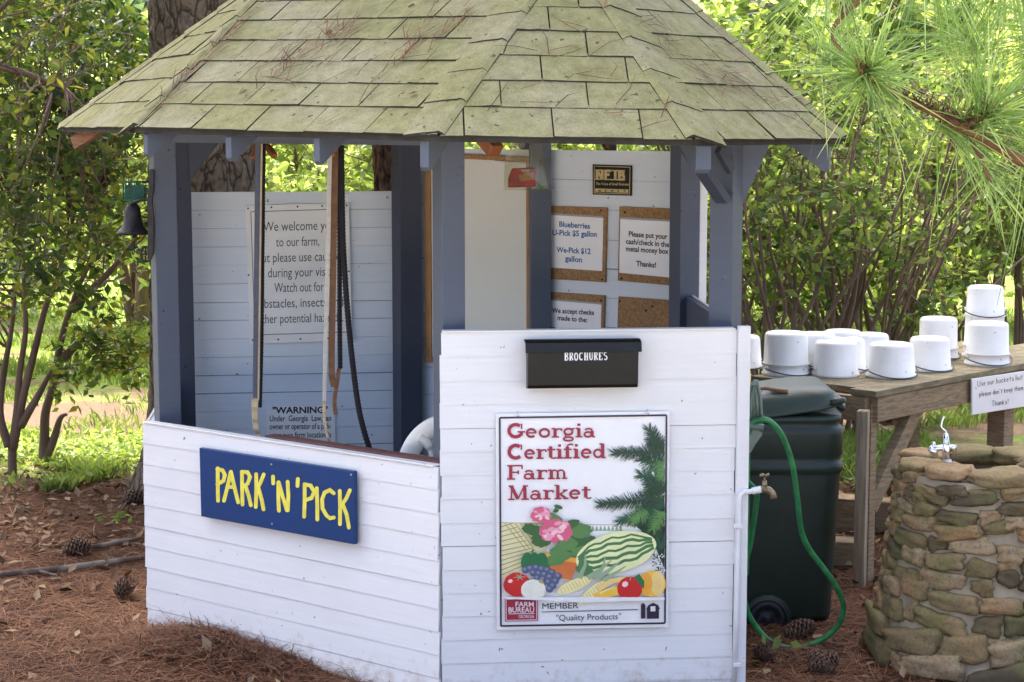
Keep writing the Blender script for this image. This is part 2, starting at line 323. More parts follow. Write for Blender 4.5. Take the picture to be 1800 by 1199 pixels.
def np_mesh(name, verts, faces_n, loops, tint, mat, parent=None, smooth=False):
    """fast mesh from arrays; loops is (faces, faces_n) indices"""
    off = np.zeros(3); p = parent
    while p is not None: off += np.array(p.location); p = p.parent
    me = bpy.data.meshes.new(name); nf = len(loops)
    me.vertices.add(len(verts)); me.vertices.foreach_set('co', (verts - off).astype(np.float32).ravel())
    me.loops.add(nf * faces_n); me.loops.foreach_set('vertex_index', loops.astype(np.int32).ravel())
    me.polygons.add(nf); me.polygons.foreach_set('loop_start', (np.arange(nf) * faces_n).astype(np.int32))
    me.polygons.foreach_set('use_smooth', np.full(nf, smooth))
    a = me.attributes.new('tint', 'FLOAT', 'POINT'); a.data.foreach_set('value', tint.astype(np.float32))
    me.materials.append(mat); me.update(calc_edges=True); me.validate()
    o = bpy.data.objects.new(name, me); sc.collection.objects.link(o)
    if parent is not None: o.parent = parent
    return o
def tag(o, label=None, cat=None, group=None, kind=None):
    if label: o['label'] = label
    if cat: o['category'] = cat
    if group: o['group'] = group
    if kind: o['kind'] = kind
    return o
def thing(name, label, cat, loc, group=None):
    o = bpy.data.objects.new(name, None); sc.collection.objects.link(o); o.location = loc; o.empty_display_size = 0.1
    return tag(o, label, cat, group)
def unit(a): return a / (np.linalg.norm(a, axis=-1, keepdims=True) + 1e-9)
def leaf_mesh(name, c, size, tint, mat, parent=None, droop=0.25, wid=0.27, up=0.5):
    n = len(c)
    d = rng.normal(size=(n, 3)); d[:, 2] = d[:, 2] * 0.6 - droop; d = unit(d)
    nr = rng.normal(size=(n, 3)) * 0.8; nr[:, 2] += up; nr = unit(nr - d * (nr * d).sum(1, keepdims=True))
    s = np.cross(d, nr); L = size[:, None]
    v = np.empty((n, 4, 3)); v[:, 0] = c; v[:, 1] = c + d * L * 0.42 + s * L * wid + nr * L * 0.05
    v[:, 2] = c + d * L; v[:, 3] = c + d * L * 0.42 - s * L * wid + nr * L * 0.05
    return np_mesh(name, v.reshape(-1, 3), 4, np.arange(n * 4).reshape(n, 4), np.repeat(np.clip(tint, 0, 1), 4), mat, parent)
# ------------------------------------------------------------------ ground
c0 = at(257, 930, 6.74); c1 = at(771, 930, 5.86); c2 = at(1311, 930, 5.95)
W0 = (c0.x, c0.y); W1 = (c1.x, c1.y); W2 = (c2.x, c2.y)
c3 = at(1214, 400, 7.27); c5 = at(715, 500, 8.1); c6 = at(318, 500, 7.97)
W3 = (c3.x, c3.y); W5 = (c5.x, c5.y); W6 = (c6.x, c6.y)
PB, PC = Plane(W0, W1), Plane(W1, W2)
PF, PG = Plane(W5, W3), Plane(W6, W5)
MND = PB.hit(385, 1125)
def gz(x, y):
    d = 0.018 * noise.noise(V3((x * 1.3, y * 1.3, 0))) + 0.008 * noise.noise(V3((x * 5, y * 5, 3)))
    rel = V3((x, y, 0)) - V3((MND.x, MND.y, 0)); a = rel.dot(PB.U); b = rel.dot(PB.N)
    d += 0.058 * math.exp(-(a / 0.24) ** 2 - ((b - 0.02) / 0.22) ** 2) + 0.030 * math.exp(-((a - 0.34) / 0.16) ** 2 - ((b - 0.02) / 0.16) ** 2)
    return d
def lines(a, b, near, step, far): return sorted(set([round(v, 3) for v in np.arange(near[0], near[1], step)] + far))
gx = lines(0, 0, (-3.2, 3.21), 0.05, [-400, -150, -60, -30, -18, -12, -9, -7, -5.5, -4.5, -3.8, 3.8, 4.5, 5.5, 7, 9, 12, 18, 30, 60, 150, 400])
gy = lines(0, 0, (4.2, 12.01), 0.05, [-60, -20, -5, 0, 2, 3, 3.6, 12.8, 14, 16, 18, 21, 25, 30, 40, 60, 100, 200, 500])
gv = []
for y in gy:
    for x in gx:
        inn = -3.3 < x < 3.3 and 4 < y < 12.2
        gv.append((x, y, gz(x, y) if inn else 0.0))
nx = len(gx)
gf = [(j * nx + i, j * nx + i + 1, (j + 1) * nx + i + 1, (j + 1) * nx + i) for j in range(len(gy) - 1) for i in range(nx - 1)]
def _ground():
    m, nt, bs = new_mat('pine straw and field')
    v = coords(nt); sep = nt.nodes.new('ShaderNodeSeparateXYZ'); nt.links.new(v, sep.inputs[0])
    ns = tex(nt, v, 0.9, 6, 0.65); fine = tex(nt, coords(nt, (60, 60, 60)), 1.0, 5, 0.75); med = tex(nt, v, 7, 6, 0.7)
    straw = ramp(nt, fine, [(0.3, (0.03, 0.014, 0.009)), (0.5, (0.095, 0.042, 0.022)), (0.72, (0.19, 0.092, 0.050))])
    straw = mixc(nt, ramp(nt, med, [(0.4, (0, 0, 0)), (0.75, (0.7, 0.7, 0.7))]), straw, (0.055, 0.033, 0.022))
    grass = ramp(nt, fine, [(0.3, (0.10, 0.16, 0.03)), (0.7, (0.26, 0.33, 0.09))])
    dirt = ramp(nt, fine, [(0.3, (0.10, 0.065, 0.045)), (0.7, (0.22, 0.155, 0.11))])
    bd = nt.nodes.new('ShaderNodeMath'); bd.operation = 'SUBTRACT'; nt.links.new(sep.outputs[1], bd.inputs[0]); bd.inputs[1].default_value = 11.75
    ab = nt.nodes.new('ShaderNodeMath'); ab.operation = 'ABSOLUTE'; nt.links.new(bd.outputs[0], ab.inputs[0])
    bm = nt.nodes.new('ShaderNodeMapRange'); bm.inputs[1].default_value = 0.4; bm.inputs[2].default_value = 1.3; bm.inputs[3].default_value = 0.16; bm.inputs[4].default_value = 0.0; nt.links.new(ab.outputs[0], bm.inputs[0])
    fn_ = nt.nodes.new('ShaderNodeMath'); fn_.operation = 'ADD'; nt.links.new(tex(nt, coords(nt, (0.7, 1.6, 1)), 1.3, 6, 0.7), fn_.inputs[0]); nt.links.new(bm.outputs[0], fn_.inputs[1])
    field = mixc(nt, ramp(nt, fn_.outputs[0], [(0.50, (0, 0, 0)), (0.60, (1, 1, 1))]), grass, dirt)
    ma = nt.nodes.new('ShaderNodeMath'); ma.operation = 'MULTIPLY_ADD'; nt.links.new(ns, ma.inputs[0]); ma.inputs[1].default_value = 1.6; nt.links.new(sep.outputs[1], ma.inputs[2])
    k = nt.nodes.new('ShaderNodeMapRange'); k.inputs[1].default_value = 10.2; k.inputs[2].default_value = 10.7; nt.links.new(ma.outputs[0], k.inputs[0])
    gk = nt.nodes.new('ShaderNodeMapRange'); gk.inputs[1].default_value = 4.6; gk.inputs[2].default_value = 4.0; nt.links.new(ma.outputs[0], gk.inputs[0])
    bounce_gravel = ramp(nt, fine, [(0.3, (0.36, 0.34, 0.30)), (0.7, (0.62, 0.60, 0.55))])  # pale ground behind the camera, added to bounce fill light forward
    nt.links.new(mixc(nt, gk.outputs[0], mixc(nt, k.outputs[0], straw, field), bounce_gravel), bs.inputs['Base Color'])
    bs.inputs['Roughness'].default_value = 0.95; bs.inputs['Specular IOR Level'].default_value = 0.1
    bump(nt, bs, fine, 1.0, 0.02); return m
gm = MB(); gm.add(gv, gf, 0, True); ground = gm.build('ground', _ground()); ground['kind'] = 'structure'

# ------------------------------------------------------------------ kiosk
kiosk = thing('farm_kiosk', 'six sided white and slate blue wooden farm stand with mossy shingled roof', 'farm stand', (0, 6.9, 0))
def siding(name, P, z0, ztop, bh, mats, u0=0.0, u1=None, lap=0.0035, label=None, thick=0.03, seed=1, ends=0.004, inner=True, gaps=(0.0003, 0.0006, 0.001, 0.001, 0.0022), flush=0.22):
    """clapboards on plane P, each a real lapped board, over a backing panel; mats = (outer, inner)"""
    r = random.Random(seed); mb = MB(); u1 = P.L if u1 is None else u1
    z = ztop; k = 0; ovn = 0.006
    while z > z0 + 0.005:
        h = bh + r.uniform(-0.0025, 0.0025); zb = max(z0, z - h)
        a = u0 + r.uniform(-ends, ends) - 0.003; b = u1 + r.uniform(-ends, ends) * 0.5; n = 9; rows = []
        gap = r.choice(gaps); tl = r.uniform(0, lap * 0.35); w1, w2 = r.uniform(0, 9), r.uniform(0.0002, 0.0010)
        for i in range(n):
            u = a + (b - a) * i / (n - 1); wz = w2 * math.sin(w1 + u * 7)
            out = lap + tl + 0.0012 * noise.noise(V3((u * 3, k * 2.1, seed)))
            zt_ = z + ovn if k else z
            rows.append([P.pt(u, zb + gap + wz, out), P.pt(u, zt_, 0.0012), P.pt(u, zt_, -0.008), P.pt(u, zb + gap + wz, 0.0)])
        mb.loft(rows, 0, True, False); z = zb; k += 1; ovn = 0.006 if r.random() > flush else -0.001
    if inner: mb.para(P.pt(u0 + 0.004, z0, -thick), P.U * (u1 - u0 - 0.008), P.N * (thick - 0.009), V3((0, 0, ztop - z0 - 0.004)), 1)
    o = mb.build(name, mats, kiosk)
    if label: o['label'] = label
    return o
zB = PB.hit(257, 744).z; zC = PC.hit(900, 584).z
siding('wall', PB, -0.05, zB, 0.0765, [M['white'], M['white']], seed=3, label='low white clapboard wall facing front left')
siding('wall', PC, -0.05, zC, 0.0762, [M['white'], M['white']], u0=0.012, u1=PC.L - 0.040, seed=5, label='taller white clapboard counter wall facing front')
PD = Plane(W2, W3)
PDf = Plane(W2, W3); PDf.N = -PD.N if PD.N.x < 0 else PD.N
if PDf.N.x < 0: PDf.N = -PDf.N
siding('wall', PDf, -0.05, zC - 0.005, 0.0765, [M['white'], M['slate']], u0=0.03, u1=PDf.L - 0.04, seed=8, label='low side wall with grey inner face')
_h = at(296, 500, 7.9); PH = Plane((_h.x, _h.y), W0); PH.N = V3((-abs(PH.N.x), PH.N.y if PH.N.x < 0 else -PH.N.y, 0))
siding('wall', PH, -0.05, zB - 0.01, 0.0765, [M['white'], M['inblue']], u0=0.03, u1=PH.L - 0.03, seed=9)
zF = PF.hit(1000, 264).z; zG = PG.hit(500, 337).z
siding('wall', PF, -0.05, zF, 0.118, [M['inblue'], M['slate_shaded']], u0=0.0, u1=PF.L + 0.035, flush=1.0, gaps=(0.0005, 0.001, 0.002), lap=0.002, seed=12, thick=0.04, label='tall pale blue back wall of notice boards')
siding('wall', PG, -0.05, zG, 0.079, [M['inblue'], M['slate_shaded']], u0=0.0, u1=PG.L - 0.03, flush=1.0, gaps=(0.0003, 0.001, 0.0022), lap=0.002, seed=14, thick=0.04, label='pale blue back wall with the welcome notice')
# corner trim boards
mb = MB(); mb.para(PC.pt(PC.L - 0.038, -0.05, 0.0), PC.U * 0.040, PC.N * 0.022, V3((0, 0, zC + 0.064))); 
mb.build('corner_trim', M['whitetrim'], kiosk, 0.002)
mb = MB(); mb.para(PF.pt(PF.L + 0.036, -0.05, -0.045), PF.U * 0.012, PF.N * 0.055, V3((0, 0, zF + 0.05))); mb.build('corner_trim', M['whitetrim'], kiosk, 0.002)
mb = MB(); mb.para(PC.pt(0.014, zC + 0.0005, -0.035), PC.U * (PC.L - 0.058), PC.N * 0.044, V3((0, 0, 0.006))); mb.build('top_rail', M['white'], kiosk, 0.002)
mb = MB(); mb.para(PB.pt(0.004, zB + 0.0005, -0.030), PB.U * (PB.L - 0.02), PB.N * 0.038, V3((0, 0, 0.006))); mb.build('top_rail', M['white'], kiosk, 0.002)
mb = MB(); mb.prism([V3((x, y, 0.0)) for x, y in (W0, W1, W2, W3, W5, W6)], (0, 0, 0.045)); mb.build('bounce_floor', simple('pale floor slab', (0.62, 0.61, 0.58), 0.8, 0.15, 4), kiosk)  # unseen slab, added and kept pale to bounce light inside the stand
# posts
def post(px, Y, size, psi, z1, m='slate', zb=0.0, sy=None):
    p = at(px, 500, Y); mb = MB(); mb.box((p.x, p.y, (zb + z1) / 2), size, sy or size, z1 - zb, math.radians(psi)); return mb.build('post', M[m], kiosk, 0.003)
post(290, 6.86, 0.082, 24, 1.90); post(789, 5.99, 0.080, 25, 1.93); post(1275, 6.09, 0.082, -30, 1.95)
post(1202, 7.20, 0.085, 25, 1.95); post(715, 8.02, 0.098, 25, 1.93, 'slate_shaded'); post(317, 7.86, 0.088, 24, 1.93, 'slate_shaded')
pm = PF.hit(949, 450, 0.055); post(949, pm.y, 0.083, 5, 1.99, 'slate')
# header beams just inside the wall line
def header(a, b, z0, z1, th, m='slate'):
    mb = MB(); a = V3((a[0], a[1], 0)); b = V3((b[0], b[1], 0)); d = (b - a).normalized(); s = V3((-d.y, d.x, 0)) * th
    mb.para(a + V3((0, 0, z0)) - s / 2, b - a, s, V3((0, 0, z1 - z0))); return mb.build('header_beam', M[m], kiosk, 0.003)
qa = at(262, 250, 6.80); qb = at(772, 251, 5.94)
header((qa.x, qa.y), (qb.x, qb.y), qa.z, 1.90, 0.04)
q3 = at(790, 230, 5.97); q4 = at(1290, 230, 6.07); header((q3.x, q3.y), (q4.x, q4.y), 1.865, 1.94, 0.04)
q5 = at(1290, 230, 6.07); q6 = at(1204, 230, 7.2); header((q5.x, q5.y), (q6.x, q6.y), 1.855, 1.94, 0.04)
q7 = at(715, 230, 8.02); header((q6.x, q6.y), (q7.x, q7.y), 1.90, 1.97, 0.04)
q8 = at(317, 230, 7.86); header((q7.x, q7.y), (q8.x, q8.y), 1.84, 1.93, 0.04, 'slate_shaded'); header((q8.x, q8.y), (qa.x, qa.y), 1.80, 1.90, 0.04)
# braces
def gusset(poly, Y, th, m):
    mb = MB(); mb.prism([at(x, y, Y) for x, y in poly], (0, th, 0)); return mb.build('brace', M[m], kiosk, 0.002)
gusset([(330, 236), (392, 236), (383, 252), (352, 290), (334, 318)], 7.83, 0.04, 'slate_shaded')
gusset([(1302, 240), (1358, 240), (1350, 262), (1330, 305), (1314, 340), (1303, 368)], 6.10, 0.045, 'slate')
mb = MB(); mb.bar(at(1271, 352, 6.02), at(1196, 240, 5.84), 0.045, 0.03); mb.build('brace', M['slate_shaded'], kiosk, 0.002)
mb = MB(); mb.bar(at(1263, 262, 5.96), at(1285, 300, 6.02), 0.02, 0.03); mb.build('brace', M['slate_shaded'], kiosk, 0.002)
# inner shelf
mb = MB(); mb.para(PB.pt(PB.L * 0.42, zB - 0.014, -0.085), PB.U * (PB.L * 0.56), PB.N * 0.052, V3((0, 0, 0.026))); mb.build('shelf', M['shelf'], kiosk, 0.002)

# roof : eave corners going round from the back left, then the ridge
E = [at(110, 222, 7.35), at(240, 222, 6.21), at(773, 236, 5.51), at(1216, 243, 5.56), at(1482, 242, 6.20)]
E += [V3((1.02, 7.75, 1.80)), V3((-0.35, 8.75, 1.83)), V3((-1.62, 8.55, 1.84))]
R1 = at(1000, -95, 6.30); _n = (E[4] - E[3]).cross(R1 - E[3]); _d = ray(1094, -95); R1b = CAM + _d * ((E[3] - CAM).dot(_n) / _d.dot(_n))
R0 = at(522, -78, 6.98)
roof = MB()
FACES = [(E[0], E[1], R0, R0), (E[1], E[2], R1, R0), (E[2], E[3], R1, R1), (E[3], E[4], R1b, R1), (E[4], E[5], R1b, R1b), (E[5], E[6], R0, R1b), (E[6], E[7], R0, R0), (E[7], E[0], R0, R0)]
for a, b, c, d in FACES:
    pts = [a, b, c] + ([d] if (d - c).length > 1e-4 else [])
    roof.prism([p + V3((0, 0, -0.004)) for p in pts], (0, 0, -0.018))
roofo = roof.build('roof', M['felt_shade'], kiosk)
sh = MB(); r = random.Random(21)
def fnormal(a, b, c, d):
    n = (b - a).cross(d - a).normalized(); return n if n.z > 0 else -n
def shingles(a, b, c, d, tabw, nrows_len=0.127, phase=0.0, lift=0.0055):
    e = (b - a).normalized(); n = fnormal(a, b, c, d); up = n.cross(e).normalized()
    if up.z < 0: up = -up
    H = (d - a).dot(up); nr = max(1, int(H / nrows_len) + 1)
    def L(h): return a + (d - a) * (h / H)
    def Rr(h): return b + (c - b) * (h / H)
    for i in range(nr):
        h0 = i * nrows_len; h1 = min(H, h0 + nrows_len + 0.02)
        if h0 >= H - 0.01: break
        hj0 = h0 - (0.012 if i == 0 else 0)
        s0, s1 = (L(h0) - a).dot(e), (Rr(h0) - a).dot(e); t0, t1 = (L(h1) - a).dot(e), (Rr(h1) - a).dot(e)
        # backing strip that shows in the gaps
        s = phase + (0.5 * tabw if i % 2 else 0.0) + r.uniform(-0.02, 0.02) - tabw * 40
        while s < s1:
            x0, x1 = s + 0.0025, s + tabw - 0.0025 + r.uniform(-0.001, 0.001); s += tabw
            A, B = max(x0, s0), min(x1, s1); C_, D_ = min(x1, t1), max(x0, t0)
            if B - A < 0.012: continue
            if C_ < D_: C_ = D_ = min(max((C_ + D_) / 2, t0), t1)
            sh.tint = min(1, max(0, 0.5 + r.gauss(0, 0.22)))
            j = lambda: r.uniform(-0.0022, 0.0022)
            l1 = lift + r.uniform(-0.0015, 0.004); l2 = lift + r.uniform(-0.0015, 0.004)
            k = 4; top = []; bot = []; ed = []
            for q in range(k + 1):
                f = q / k; sag = j() * 0.6
                top.append(a + e * (D_ + (C_ - D_) * f) + up * h1 + n * 0.001)
                bb = a + e * (A + (B - A) * f) + up * (hj0 + sag) + n * (l1 + (l2 - l1) * f + j() * 0.5)
                bot.append(bb); ed.append(bb - n * (min(l1, l2) - 0.0005))
            vs = bot + top + ed; m_ = k + 1
            fs = [(q, q + 1, m_ + q + 1, m_ + q) for q in range(k)] + [(2 * m_ + q, 2 * m_ + q + 1, q + 1, q) for q in range(k)] + [(2 * m_, 0, m_), (2 * m_ + k, m_ + k, k)]
            sh.add(vs, fs[:k], 0); o_ = len(sh.v) - len(vs)
            for f_ in fs[k:]: sh.f.append(tuple(i_ + o_ for i_ in f_)); sh.m.append(1); sh.sm.append(False)  # butt edges coloured dark to stand for the shade line under each course
            sh.add([ed[0] + n * 0.0002, ed[-1] + n * 0.0002, top[-1] - n * 0.0006, top[0] - n * 0.0006], [(0, 1, 2, 3)], 1)
for i, f in enumerate(FACES): shingles(*f, tabw=[0.3, 0.235, 0.262, 0.275, 0.28, 0.28, 0.28, 0.28][i], phase=[0.1, 0.02, 0.07, 0.16, 0, 0, 0, 0][i])
sh.build('shingles', [M['shingle'], M['felt_shade']], roofo)
def hipcaps(p, q, fa, fb, wa, wb):
    """folded cap shingles up a hip, wa wide on face a and wb wide on face b"""
    mb = MB(); d = (q - p).normalized(); Ln = (q - p).length; na = fnormal(*fa); nb = fnormal(*fb)
    ia = d.cross(na); ia = ia if ia.dot((fa[0] + fa[1] + fa[2]) / 3 - p) > 0 else -ia
    ib = d.cross(nb); ib = ib if ib.dot((fb[0] + fb[1] + fb[2]) / 3 - p) > 0 else -ib
    s = -0.004; nn = (na + nb).normalized()
    while s < Ln - 0.02:
        ex = 0.165; mb.tint = min(1, max(0, 0.45 + r.gauss(0, 0.2))); l0, l1 = 0.0125 + r.uniform(0, 0.003), 0.009
        rows = []
        for (t, l) in ((s, l0), (s + ex + 0.03, l1)):
            c = p + d * t
            wj = r.uniform(-0.008, 0.008)
            rows.append([c + ia * (wa + wj) + na * (l * 0.6), c + ia * (wa * 0.5) + na * (l * 0.95), c + ia * 0.012 + nn * l * 1.05, c + nn * (l + 0.003), c + ib * 0.012 + nn * l * 1.05, c + ib * wb + nb * (l * 0.6)])
        vs = rows[0] + rows[1] + [x - nn * (l0 - 0.004) for x in rows[0]]
        fs = [(i, i + 1, 7 + i, 6 + i) for i in range(5)] + [(12 + i, 13 + i, i + 1, i) for i in range(5)] + [(12, 0, 6), (17, 11, 5)]
        mb.add(vs, fs[:5], 0); o_ = len(mb.v) - len(vs)
        for f_ in fs[5:]: mb.f.append(tuple(i_ + o_ for i_ in f_)); mb.m.append(1); mb.sm.append(False)  # cap edges get the same dark colour as painted shade lines
        s += ex + r.uniform(-0.004, 0.004)
    mb.build('hip_cap', [M['shingle'], M['felt_shade']], roofo)
hipcaps(E[1], R0, FACES[1], FACES[0], 0.02, 0.10); hipcaps(E[2], R1, FACES[1], FACES[2], 0.125, 0.016); hipcaps(E[3], R1, FACES[3], FACES[2], 0.125, 0.022)
hipcaps(E[4], R1b, FACES[3], FACES[4], 0.035, 0.05); hipcaps(E[0], R0, FACES[0], FACES[7], 0.035, 0.05); hipcaps(R0, R1, FACES[1], FACES[5], 0.1, 0.1)
# rafter tails under the eaves
def tail(px, ptop, pbot, edge, inward, L=0.42, th=0.026, m='slate', drop=None, back=0.012):
    a, b = edge; d = ray(px, ptop); t = None
    e = (b - a); hn = V3((e.y, -e.x, 0)).normalized()
    tt = (a - CAM).dot(hn) / d.dot(hn); p = CAM + d * tt
    inw = V3(inward).normalized(); p = p + inw * back; h = (pbot - ptop) / F * p.y
    side = V3((inw.y, -inw.x, 0)) * th; slope = 0.70
    z0 = p.z - 0.020
    poly = [V3((p.x, p.y, z0)), V3((p.x, p.y, z0 - h + 0.012)), V3((p.x, p.y, z0 - h)) + inw * 0.012 + V3((0, 0, 0.0)), V3((p.x, p.y, z0 - h * 0.95)) + inw * L + V3((0, 0, slope * L)), V3((p.x, p.y, z0)) + inw * L + V3((0, 0, slope * L))]
    mb = MB(); mb.prism([q - side / 2 for q in poly], side); mb.build('rafter_tail', M[m], kiosk, 0.0015)
inB = V3((-PB.N.x, -PB.N.y, 0))
eB = (E[1], E[2]); eD = (E[3], E[4])
tail(249, 226, 266, (E[1], E[2]), (0.75, 0.62, 0)); tail(396, 229, 273, eB, inB); tail(551, 231, 279, eB, inB); tail(742, 236, 289, eB, (0.45, 0.86, 0), th=0.03)
tail(1240, 245, 293, eD, (-0.30, 0.9, 0), th=0.05); tail(1466, 247, 292, eD, (-0.9, 0.35, 0), th=0.03)
for px, Y, dx in ((925, 8.2, -0.2), (1075, 8.0, -0.2)):   # tails of the far eave seen from inside
    p = at(px, 235, Y); mb = MB(); mb.para(p + V3((-0.022, 0, -0.085)), (0.044, 0, 0), (0, 0.3, -0.02), (0, 0, 0.12)); mb.build('rafter_tail', M['slate'], kiosk, 0.002)
    mb = MB(); mb.bar(p + V3((-0.07, -0.05, 0.02)), p + V3((0.0, 0.02, -0.075)), 0.02, 0.03); mb.build('rafter_tail', M['rawwood'], kiosk)
mb = MB(); mb.bar(at(132, 252, 7.3), at(176, 224, 7.25), 0.04, 0.05); mb.build('rafter_tail', M['rawwood'], kiosk, 0.002)
# wooden pegs that carry the belts
for a, b, w_ in (((449, 279), (457, 244), 0.03), ((483, 275), (466, 252), 0.022), ((583, 272), (590, 246), 0.026), ((872, 266), (846, 236), 0.05)):
    Y = 6.55 if a[0] < 500 else (6.3 if a[0] < 700 else 5.9)
    mb = MB(); mb.bar(at(*a, Y), at(*b, Y + 0.05), w_, w_ * 0.8); mb.build('peg', M['peg'], kiosk, 0.003)

# ------------------------------------------------------------------ flat work on a wall: shapes given where they stand on it
def px_board(P, poly, off, th, mb, mi=0): mb.prism([P.hit(x, y, off) for x, y in poly], P.N * th, mi)
class Ink:
    """thin layers of print on a flat board"""
    def __init__(s, P, off, fn=None): s.P = P; s.o = off; s.k = 0; s.mb = MB(); s.fn = fn or (lambda x, y: (x, y))
    def p(s, x, y): return s.P.hit(*s.fn(x, y), s.o + s.k * 0.00001)
    def poly(s, pts, mi=0):
        s.k += 1; q = [s.p(x, y) for x, y in pts]; nn = V3((0, 0, 0))
        for i in range(len(q)): nn += q[i].cross(q[(i + 1) % len(q)])
        if nn.dot(s.P.N) < 0: q = q[::-1]
        s.mb.add(q, [tuple(range(len(q)))], mi)
    def ell(s, cx, cy, rx, ry, mi=0, rot=0, n=22, wob=0.0, seed=0):
        rr = random.Random(seed); c, q = math.cos(math.radians(rot)), math.sin(math.radians(rot)); pts = []
        for i in range(n):
            a = 2 * math.pi * i / n; k = 1 + (rr.uniform(-wob, wob) if wob else 0); x, y = rx * math.cos(a) * k, ry * math.sin(a) * k
            pts.append((cx + x * c - y * q, cy + x * q + y * c))
        s.poly(pts, mi)
    def line(s, pts, w_, mi=0, w1=None, cap=False):
        s.k += 1; n = len(pts); Lh = []; Rh = []
        for i, (x, y) in enumerate(pts):
            x0, y0 = pts[max(0, i - 1)]; x1, y1 = pts[min(n - 1, i + 1)]; dx, dy = x1 - x0, y1 - y0; l = math.hypot(dx, dy) or 1
            hw = (w_ + ((w1 if w1 is not None else w_) - w_) * i / max(1, n - 1)) / 2
            if 0 < i < n - 1:
                ax, ay = x - x0, y - y0; la = math.hypot(ax, ay) or 1; cs = max(0.55, abs((ax * dx + ay * dy) / (la * l))); hw /= cs
            Lh.append((x - dy / l * hw, y + dx / l * hw)); Rh.append((x + dy / l * hw, y - dx / l * hw))
        vs = [s.p(*q) for q in Lh] + [s.p(*q) for q in Rh]
        fs = [(i, i + 1, n + i + 1, n + i) for i in range(n - 1)]
        q = [V3(v) for v in vs]; f = fs[0]; nn = (q[f[1]] - q[f[0]]).cross(q[f[2]] - q[f[0]])
        s.mb.add(vs, fs if nn.dot(s.P.N) > 0 else [g[::-1] for g in fs], mi)
        if cap:
            for (x, y) in (pts[0], pts[-1]): s.ell(x, y, w_ / 2, w_ / 2, mi, n=10)
    def text(s, body, xl, xr, y, cap, mi=0, bold=0.0, y2=None, shear=0.0):
        """one line of sans lettering between xl and xr on a baseline from y to y2"""
        vs, fs, capn = glyphs(body, bold); x0, x1 = min(v[0] for v in vs), max(v[0] for v in vs); s.k += 1; y2 = y if y2 is None else y2
        q = []
        for (gx_, gy_) in vs:
            t = (gx_ - x0) / (x1 - x0); yy = y + (y2 - y) * t
            q.append(s.p(xl + (xr - xl) * t + shear * gy_ / capn * cap, yy - gy_ / capn * cap))
        f0 = fs[0]; nn = (q[f0[1]] - q[f0[0]]).cross(q[f0[2]] - q[f0[0]])
        s.mb.add(q, fs if nn.dot(s.P.N) > 0 else [g[::-1] for g in fs], mi)
_gc = {}
def glyphs(body, bold):
    if (body, bold) in _gc: return _gc[(body, bold)]
    cu = bpy.data.curves.new('letters', 'FONT'); cu.body = body; cu.size = 1.0; cu.offset = bold; cu.resolution_u = 3
    ob = bpy.data.objects.new('letters', cu); sc.collection.objects.link(ob); dg = bpy.context.evaluated_depsgraph_get(); dg.update()
    me = bpy.data.meshes.new_from_object(ob.evaluated_get(dg))
    vs = [(v.co.x, v.co.y) for v in me.vertices]; fs = [tuple(p.vertices) for p in me.polygons]
    bpy.data.objects.remove(ob); bpy.data.curves.remove(cu); bpy.data.meshes.remove(me)
    _gc[(body, bold)] = (vs, fs, 0.70); return _gc[(body, bold)]
def fixed(name, label, cat, P, px, py, off=0.0, group=None): return thing(name, label, cat, P.hit(px, py, off), group)

# painted stand sign: every letter is a brush stroke
t = fixed('painted_sign', 'navy blue board hand painted PARK \'N\' PICK in yellow on the low front wall', 'sign', PB, 500, 950, 0.016)
mb = MB(); px_board(PB, [(363, 785), (634, 826), (635, 954), (366, 905)], 0.016, 0.018, mb); mb.build('board', M['navy'], t, 0.0015)
ink = Ink(PB, 0.0348, lambda x, y: (240 + x / 6.0, 720 + y / 6.0)); Wd = 40
for st in ([(935, 605), (935, 780), (938, 945)], [(930, 612), (985, 625), (1010, 672), (995, 735), (930, 772)], [(1072, 640), (1040, 790), (1000, 945)], [(1074, 640), (1110, 800), (1150, 962)], [(1035, 800), (1112, 800)],
           [(1190, 640), (1192, 820), (1196, 985)], [(1188, 642), (1248, 645), (1276, 695), (1250, 765), (1196, 800)], [(1228, 790), (1260, 890), (1284, 992)], [(1340, 665), (1342, 830), (1336, 1010)], [(1420, 668), (1385, 755), (1346, 825)], [(1362, 805), (1398, 930), (1418, 1035)],
           [(1518, 690), (1520, 762)], [(1580, 1050), (1574, 900), (1576, 750)], [(1578, 752), (1620, 900), (1665, 1045)], [(1672, 745), (1680, 890), (1674, 1045)], [(1780, 715), (1776, 790)],
           [(1852, 770), (1852, 950), (1846, 1112)], [(1850, 772), (1915, 785), (1952, 850), (1925, 915), (1852, 940)], [(1980, 812), (1985, 980), (1986, 1142)], [(2158, 866), (2118, 832), (2062, 858), (2036, 930), (2040, 1025), (2082, 1098), (2120, 1128), (2160, 1120)],
           [(2222, 840), (2226, 1020), (2224, 1190)], [(2328, 834), (2290, 920), (2236, 995)], [(2250, 972), (2295, 1090), (2318, 1225)]):
    ink.line(st, Wd, 0, cap=True)
ink.mb.build('lettering', M['yellow'], t)
mb = MB()
for x, y in ((490, 814), (491, 918), (630, 832)): mb.lathe([(0.004, 0), (0.004, 0.002), (0.0, 0.003)], PB.hit(x, y, 0.034), 8, 0, PB.U, (0, 0, 1), PB.N)
mb.build('screw', M['label'], t)

